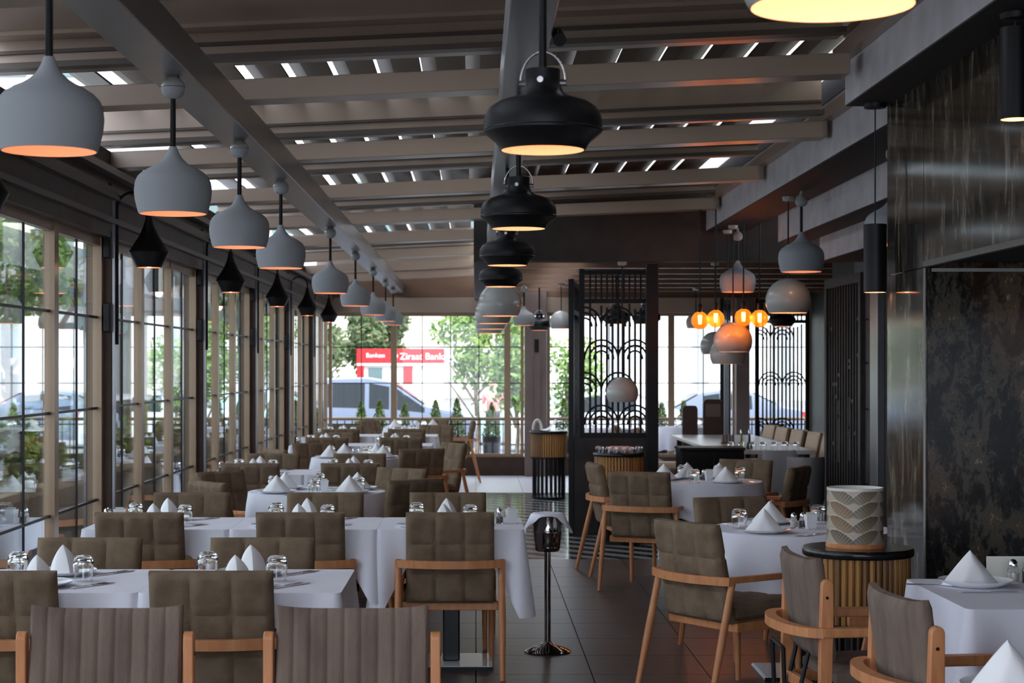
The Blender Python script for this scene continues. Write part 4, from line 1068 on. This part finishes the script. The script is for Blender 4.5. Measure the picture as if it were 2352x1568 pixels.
bottle(2.72, 17.85, 'oil', 'yellow olive oil cruet on the long table'); bottle(2.80, 17.83, 'vinegar', 'dark vinegar cruet on the long table')
t = thing('condiment_rack', 'brown condiment rack with jars on the long table', 'rack', (2.75, 19.0, .75))
MB().box(-.075, .075, -.04, .04, 0, .02).obj('rack_tray', 'bamboo_dark', t)
for k in range(4): MB().lathe([(.001, 0), (.016, 0), (.016, .07), (.012, .08), (.001, .08)], 10, (-.054+.036*k, 0, .02)).obj('jar', 'pillar', t, smooth=True)
for i in range(7): TUMB.put((2.58+.11*i, 17.62+.02*(i % 2), .751), 0, 'upturned tumbler in the row on the long table end', 'tumblers on the long table', .9)
# window tables beyond the screens
for i, (x, y) in enumerate(((1.75, 23.6), (2.95, 24.2))):
    td = ('round table behind the carved screen', 'round table by end windows behind long table')[i]
    pedestal_table('dining_table', 'round pedestal table hidden by cloth, %s' % td, x, y, .42, .42, True)
    cl = round_cloth(.42, .3, 50+i).obj('tablecloth', 'cloth', loc=(x, y, 0), smooth=True); tag(cl, 'white round cloth, %s' % td, 'tablecloth', 'white round tablecloths')
    for k in range(4):
        a = R(40+90*k); TUMB.put((x+.2*math.cos(a), y+.2*math.sin(a), TZ+.001), 0, 'upturned tumbler, %s' % td, 'tumblers on tables behind the screens')
# ================================================================== OUTSIDE
SZ = -.45
gr = MB().box(-90, 90, -20, 200, SZ-.1, SZ).obj('ground', 'asphalt'); struct(gr, 'grey asphalt street around the restaurant', 'street')
tr = MB().box(-4.1, -2.32, -3, 28.6, SZ, -.03).obj('terrace_slab', 'pave'); struct(tr, 'raised paved terrace strip along the side windows', 'terrace')
tr = MB().box(-2.32, 5.4, 25.75, 28.6, SZ, -.03).obj('terrace_slab', 'pave'); struct(tr, 'raised paved terrace strip before the end windows', 'terrace')
def leaves(mb, c, rad, n, size, rd, clumps=14):
    cs = []
    for k in range(clumps):
        while True:
            p = Vector((rd.uniform(-1, 1), rd.uniform(-1, 1), rd.uniform(-1, 1)))
            if p.length < 1: break
        cs.append((Vector((c[0]+p.x*rad[0]*.75, c[1]+p.y*rad[1]*.75, c[2]+p.z*rad[2]*.75)), rd.uniform(.28, .45)))
    for k in range(n):
        cc, cr = cs[rd.randrange(clumps)]
        d = Vector((rd.gauss(0, 1), rd.gauss(0, 1), rd.gauss(0, 1))).normalized()*(rd.random()**.4)*cr
        p = cc+Vector((d.x*rad[0], d.y*rad[1], d.z*rad[2]))
        a = Vector((rd.gauss(0, 1), rd.gauss(0, 1), rd.gauss(0, 1))).normalized(); b = a.orthogonal().normalized(); s = size*rd.uniform(.6, 1.3)
        mb.add([p-a*s, p+b*s*.5, p+a*s, p-b*s*.5], [(0, 1, 2, 3)])
def tree(x, y, label, cz, rad, m_, n=2600, size=.12, seed=0, trunk=.10):
    rd = random.Random(seed); t = thing('street_tree', label, 'tree', (x, y, SZ), 0, 'street trees')
    h = cz-SZ
    MB().tube([(0, 0, 0), (.06, 0, h*.35), (-.04, .05, h*.7), (.0, 0, h)], [trunk, trunk*.8, trunk*.55, trunk*.2], 8).obj('trunk', 'bark', t, smooth=True)
    for k in range(5):
        a = rd.uniform(0, 6.28); z0 = h*rd.uniform(.35, .6)
        MB().tube([(0, 0, z0), (rad[0]*.3*math.cos(a), rad[1]*.3*math.sin(a), z0+h*.15), (rad[0]*.65*math.cos(a), rad[1]*.65*math.sin(a), z0+h*.32)], [trunk*.5, trunk*.35, trunk*.15], 6).obj('branch', 'bark', t, smooth=True)
    mb = MB(); leaves(mb, (0, 0, h), rad, n, size, rd)
    o = mb.obj('crown', m_, t); o['kind'] = 'stuff'
    return t
tree(-3.85, 66, 'dense dull green tree behind the bank kiosk', 2.9, (1.7, 1.5, 2.2), 'leaf_dark', 5200, .14, 1, .2)
tree(-5.6, 58, 'dense dull green tree beyond the silver car', 2.4, (1.5, 1.5, 2.2), 'leaf_dark', 3600, .14, 2, .2)
tree(.0, 35, 'young bright green tree standing behind the terrace rail', 2.15, (1.25, 1.0, 1.15), 'leaf', 2400, .075, 3, .05)
tree(.75, 33, 'slender bright green tree beside the mauve brown column', 1.9, (.55, .6, 1.5), 'leaf', 1500, .075, 4, .05)
tree(1.95, 37, 'sparse bright green tree seen beside the carved screen', 1.7, (.8, .8, 1.5), 'leaf', 900, .075, 5, .05)
tree(-7.4, 27.5, 'leafy tree outside the side windows nearest the white van', 3.2, (1.2, 1.2, 1.2), 'leaf', 2200, .075, 6, .08)
tree(-8.6, 34.5, 'tall leafy tree outside the side windows behind the van', 4.2, (1.3, 1.3, 1.7), 'leaf', 2200, .085, 7, .10)
tree(-6.3, 50, 'leafy tree outside far side windows by street cars', 2.2, (1.6, 1.6, 2.0), 'leaf', 2400, .11, 8, .12)
tree(-7.6, 62, 'bushy tree at street end beyond the side windows', 2.4, (2.0, 2.0, 2.4), 'leaf', 2400, .13, 9, .15)
# planters with hedge plants along the side
pb = MB().box(-3.95, -3.5, 2, 28.4, -.03, .58).obj('planter_trough', 'post'); tag(pb, 'long dark planter trough with wooden rail along the terrace', 'planter')
MB().box(-3.53, -3.42, 2, 28.4, .58, .64).obj('planter_rail', 'frame', pb)
rdp = random.Random(9)
for k in range(17):
    y = 7.5+1.22*k; mb = MB(); leaves(mb, (0, 0, .28), (.26, .62, .50), 1100, .055, random.Random(40+k), 7)
    o = mb.obj('hedge_plant', 'leaf_hedge', loc=(-3.72, y, .62)); tag(o, 'green hedge plant growing in the long terrace planter', 'plant', 'hedge plants in the long planter')
# terrace rail at the end
rl = thing('terrace_rail', 'wooden topped black baluster rail of the end terrace', 'railing', (0, 27.25, 0))
MB().box(-3.4, 5.4, -.05, .05, .75, .80).obj('handrail', 'frame', rl); MB().box(-3.4, 5.4, -.015, .015, .06, .09).obj('bottom_rail', 'black', rl); MB().box(-3.4, 5.4, -.015, .015, .68, .70).obj('top_rail', 'black', rl)
for k in range(74):
    x = -3.35+.118*k
    if k == 0: bs = MB().box(-.008, .008, -.008, .008, -.03, .75).obj('baluster', 'black', rl, loc=(x, 0, 0))
    else: inst(bs, rl, (x, 0, 0))
for i, x in enumerate((-1.82, -1.53, -1.13, -.64, -.3, .25, 1.4, 2.95, 3.3)):
    t = thing('potted_conifer', 'small conical conifer in a black pot behind the end terrace rail', 'plant', (x, 27.65, -.03), 0, 'potted conifers on the end terrace')
    MB().lathe([(.001, 0), (.12, 0), (.15, .5), (.14, .52), (.001, .50)], 14).obj('pot', 'black', t, smooth=True)
    mb = MB(); rd = random.Random(80+i); hh = .52+.12*rd.random()
    for k in range(480):
        z = rd.random(); r = .15*(1-z)**.8*rd.random()**.4+.01; a = rd.uniform(0, 6.28); p = Vector((r*math.cos(a), r*math.sin(a), .5+z*hh))
        q = Vector((rd.gauss(0, 1), rd.gauss(0, 1), rd.gauss(0, 1)+1)).normalized(); b = q.orthogonal().normalized(); s = .035
        mb.add([p-q*s, p+b*s*.4, p+q*s, p-b*s*.4], [(0, 1, 2, 3)])
    mb.obj('foliage', 'leaf_hedge', t)
# ---- cars
def car(label, x, y, rz, paint, L=4.4, W=1.78, prof=None, name='parked_car'):
    t = thing(name, label, 'car', (x, y, SZ), rz, 'street vehicles')
    # prof: list of (x, belt z, top z) along the car, front at +x
    m = MB(); st = prof; n = len(st)
    for (px, bz, tz) in st:
        wr = W/2*(.98 if 0 < px/L+.5 < 1 else .9); wt = wr-.16*min(1, max(0, (tz-bz)/.4))
        end = .86 if px in (st[0][0], st[-1][0]) else 1
        for s in (1, -1):
            pass
        row = [(px, -wr*end*.96, .22), (px, -wr*end, .5), (px, -wr*end, bz), (px, -wt*end, tz), (px, 0, tz+.03), (px, wt*end, tz), (px, wr*end, bz), (px, wr*end, .5), (px, wr*end*.96, .22)]
        m.v += row
    for i in range(n-1):
        for k in range(8): m.f.append((i*9+k, i*9+k+1, (i+1)*9+k+1, (i+1)*9+k))
        m.f.append((i*9+8, i*9, (i+1)*9, (i+1)*9+8))
    m.f.append(tuple(range(8, -1, -1))); m.f.append(tuple((n-1)*9+k for k in range(9)))
    b = m.obj('body', paint, t, smooth=True)
    # windows: strips where top stands well above belt
    for s in (1, -1):
        cab = [q for q in st if q[2]-q[1] > .12]
        for i in range(len(cab)-1):
            (xa, ba, ta), (xb, bb, tb) = cab[i], cab[i+1]
            if xb-xa < .3: continue
            def pt(px, bz, tz, f):
                wr = W/2*.98; wt = wr-.16*min(1, max(0, (tz-bz)/.4)); return (px, s*(lerp(wr, wt, f)+.006), lerp(bz, tz, f))
            g = MB().add([pt(xa+.05, ba, ta, .08), pt(xb-.05, bb, tb, .08), pt(xb-.05, bb, tb, .86), pt(xa+.05, ba, ta, .86)], [(0, 1, 2, 3) if s < 0 else (3, 2, 1, 0)])
            g.obj('side_window', 'carglass', t)
    for i in range(n-1):
        (xa, ba, ta), (xb, bb, tb) = st[i], st[i+1]
        if abs(ta-tb) > .22 and abs(xb-xa) > .12:
            w_ = W/2-.22
            MB().add([(lerp(xa, xb, .08), -w_, lerp(ta, tb, .08)+.04), (lerp(xa, xb, .92), -w_, lerp(ta, tb, .92)+.04), (lerp(xa, xb, .92), w_, lerp(ta, tb, .92)+.04), (lerp(xa, xb, .08), w_, lerp(ta, tb, .08)+.04)], [(0, 1, 2, 3)]).obj('windscreen', 'carglass', t)
    for px in (-L*.31, L*.31):
        for s in (-1, 1):
            wl_ = MB().tube([(px, s*(W/2-.2), .33), (px, s*(W/2+.005), .33)], .33, 20).obj('wheel', 'rubber', t, smooth=True)
            MB().tube([(px, s*(W/2-.05), .33), (px, s*(W/2+.012), .33)], .19, 12).obj('hubcap', 'steel', wl_, smooth=True)
    for s in (-1, 1):
        MB().box(L/2-.12, L/2-.02, s*.62-.14, s*.62+.14, .62, .74).obj('headlight', 'porcelain', t)
        MB().box(-L/2+.01, -L/2+.08, s*.68-.1, s*.68+.1, .75, .92).obj('tail_light', 'red', t)
    return t
suv = [(-2.25, .8, .85), (-2.2, 1.05, 1.10), (-2.0, 1.08, 1.62), (-1.2, 1.08, 1.75), (-.2, 1.05, 1.77), (.35, 1.03, 1.68), (1.15, 1.0, 1.13), (1.9, .92, 1.0), (2.2, .75, .82), (2.28, .6, .66)]
sed = [(-2.15, .78, .82), (-2.05, .92, .96), (-1.6, .95, 1.02), (-.9, .95, 1.38), (-.1, .93, 1.45), (.4, .92, 1.38), (1.1, .9, .98), (1.8, .82, .88), (2.1, .68, .72), (2.15, .55, .58)]
van = [(-2.5, .8, .9), (-2.45, 1.1, 1.95), (-1.2, 1.1, 2.05), (.6, 1.1, 2.05), (1.1, 1.1, 1.95), (1.75, 1.1, 1.22), (2.3, .9, .98), (2.45, .65, .7)]
car('silver sport utility car parked before the bank kiosk', -2.25, 40, 0, 'silver', 4.6, 1.85, suv)
car('pale teal saloon car behind the young green tree', .9, 46, R(180), 'carteal', prof=sed)
car('white saloon car seen past the mauve brown column', 2.9, 42, R(180), 'carwhite', prof=sed)
car('pale blue saloon car parked beside the white van', -7.2, 30.5, R(35), 'carblue', prof=sed)
car('white saloon car parked in the middle of the street row', -7.2, 36.5, R(25), 'carwhite', prof=sed)
car('pale blue saloon car furthest along the street row', -7.0, 43.5, R(20), 'carblue', prof=sed)
car('white van parked on the street by the green vest person', -12.0, 43, R(0), 'carwhite', 5.0, 2.0, van, 'parked_van')
car('silver saloon car parked behind the carved screen windows', 6.0, 44, R(180), 'silver', prof=sed)
# ---- bank kiosk
t = thing('bank_kiosk', 'white bank machine kiosk with long red sign fascia', 'kiosk', (-2.6, 60, SZ))
MB().box(-1.45, 1.45, 0, 1.8, 0, 2.1).obj('kiosk_wall', 'bwhite', t)
MB().box(-1.5, 1.5, -.12, 1.9, 2.08, 2.16).obj('fascia_band', 'bwhite', t)
fa = MB().box(-1.5, 1.5, -.12, 1.9, 2.16, 2.66).obj('sign_fascia', 'red', t)
MB().box(-1.5, -1.25, -.1, .1, 0, 2.08).obj('kiosk_pillar', 'red', t); MB().box(.1, .42, -.03, -.005, 1.45, 2.05).obj('red_panel', 'red', t)
MB().box(-1.1, -.62, -.03, -.005, .7, 2.0).obj('screen_panel', 'bglass', t)
MB().box(-.2, 0, -.04, -.005, .3, 2.0).obj('poster_panel', 'porcelain', t)
def text(s, size, parent, loc, m_):
    cu = bpy.data.curves.new('sign_text', 'FONT'); cu.body = s; cu.size = size; cu.extrude = .008; cu.align_x = 'LEFT'
    o = bpy.data.objects.new('sign_letters', cu); C.objects.link(o)
    dg = bpy.context.evaluated_depsgraph_get(); me = bpy.data.meshes.new_from_object(o.evaluated_get(dg)); bpy.data.objects.remove(o)
    me.materials.clear(); me.materials.append(M[m_])
    o = bpy.data.objects.new('sign_letters', me); C.objects.link(o); o.parent = parent; o.location = loc; o.rotation_euler = (R(90), 0, 0)
    return o
text('Ziraat Bankası', .32, fa, (-.02, -.135, 2.29), 'redtext'); text('Bankası', .22, fa, (-1.18, -.135, 2.36), 'redtext')
MB().lathe([(.001, -.012), (.10, -.012), (.10, .012), (.001, .012)], 20).obj('sign_emblem', 'redtext', fa, loc=(-.18, -.135, 2.41)).rotation_euler = (R(90), 0, 0)
# ---- people on the street
def person(label, x, y, rz, top):
    t = thing('person', label, 'person', (x, y, SZ), rz)
    def skin(name, pts, edges, rad, m_, root=0):
        me = bpy.data.meshes.new(name); me.from_pydata(pts, edges, []); o = bpy.data.objects.new(name, me); C.objects.link(o); o.parent = t
        me.materials.append(M[m_]); md = o.modifiers.new('skin', 'SKIN'); sd = o.modifiers.new('sub', 'SUBSURF'); sd.levels = sd.render_levels = 2
        for i, v in enumerate(me.skin_vertices[0].data): v.radius = (rad[i], rad[i]*.85); v.use_root = (i == root)
        md.use_smooth_shade = True
        return o
    P = [(0,0,.92),(0,0,1.15),(0,0,1.38),(0,0,1.48),(0,-.01,1.60),(0,-.01,1.70),(.10,0,.88),(.11,0,.48),(.12,.0,.09),(.13,-.14,.04),(-.10,0,.88),(-.11,0,.48),(-.12,0,.09),(-.13,-.14,.04),(.19,0,1.36),(.24,.02,1.10),(.22,-.12,.90),(.21,-.18,.82),(-.19,0,1.36),(-.24,.02,1.10),(-.22,-.12,.90),(-.21,-.18,.82)]
    E = [(0,1),(1,2),(2,3),(3,4),(4,5),(0,6),(6,7),(7,8),(8,9),(0,10),(10,11),(11,12),(12,13),(2,14),(14,15),(15,16),(16,17),(2,18),(18,19),(19,20),(20,21)]
    RD = [.15,.14,.15,.055,.09,.085,.085,.06,.045,.04,.085,.06,.045,.04,.055,.042,.034,.03,.055,.042,.034,.03]
    skin('body', P, E, RD, 'skin')
    skin('shirt', [(0,0,.88),(0,0,1.12),(0,0,1.37),(.20,0,1.35),(.24,.02,1.12),(-.20,0,1.35),(-.24,.02,1.12)], [(0,1),(1,2),(2,3),(3,4),(2,5),(5,6)], [.18,.165,.175,.075,.062,.075,.062], top)
    skin('trousers', [(0,0,.94),(.10,0,.86),(.11,0,.48),(.12,0,.12),(-.10,0,.86),(-.11,0,.48),(-.12,0,.12)], [(0,1),(1,2),(2,3),(0,4),(4,5),(5,6)], [.165,.105,.085,.065,.105,.085,.065], 'trouser')
    MB().lathe([(.105, 1.66), (.115, 1.70), (.105, 1.76), (.07, 1.80), (.001, 1.815)], 16, (0, .02, 0)).obj('hair', 'hair', t, smooth=True)
    return t
person('person in a lime green vest standing by the white van', -9.6, 35.4, R(20), 'vest')
person('person in a pink shirt standing behind the young tree', .42, 43, 0, 'pinkshirt')
# ---- buildings
def building(label, x0, x1, y0, y1, z1, m_, cols, rows, zw0, name='street_building', bands=False, pil=False):
    t = thing(name, label, 'building', ((x0+x1)/2, y0, SZ))
    hw = (x1-x0)/2; H = z1-SZ
    MB().box(-hw, hw, 0, y1-y0, 0, H).obj('facade', m_, t)
    MB().box(-hw-.1, hw+.1, -.15, y1-y0, H, H+.35).obj('cornice', 'bgrey', t)
    pw = 2*hw/cols; ph = (H-zw0)/rows; src = None
    for i in range(cols):
        for j in range(rows):
            x = -hw+pw*(i+.5); z = zw0+ph*(j+.5)
            if src is None: src = MB().box(-pw*.28, pw*.28, -.05, .05, -ph*.3, ph*.3).obj('window', 'bglass', t, loc=(x, -.02, z))
            else: inst(src, t, (x, -.02, z))
    if bands:
        for j in range(rows+1): MB().box(-hw, hw, -.25, 0, zw0+ph*j-.25, zw0+ph*j+.12).obj('balcony_band', 'bwhite', t)
    if pil:
        for i in range(cols+1): MB().box(-hw+pw*i-.3, -hw+pw*i+.3, -.5, 0, 0, H).obj('pilaster', 'bgrey', t)
    return t
building('white office block with grey pilasters beyond the end windows', 3.5, 34, 105, 120, 13, 'bwhite', 6, 3, 6, pil=True)
building('cream block behind the young green trees', -9, 3.2, 112, 125, 14, 'bcream', 5, 4, 5)
building('pale grey tower block outside the side windows', -42, -15.5, 74, 90, 16, 'bgrey', 9, 5, 3.5)
building('low banded block with green glass along the street', -32, -14.2, 62, 72, 3.4, 'bglass', 8, 2, .6, bands=True)
building('white rendered block beyond the street trees', -15.3, -8.5, 84, 95, 10, 'bwhite', 4, 3, 3)
building('slim white rendered pavilion beside the street cars', -9.6, -8.3, 50, 53, 3.2, 'bwhite', 1, 1, 1.9)
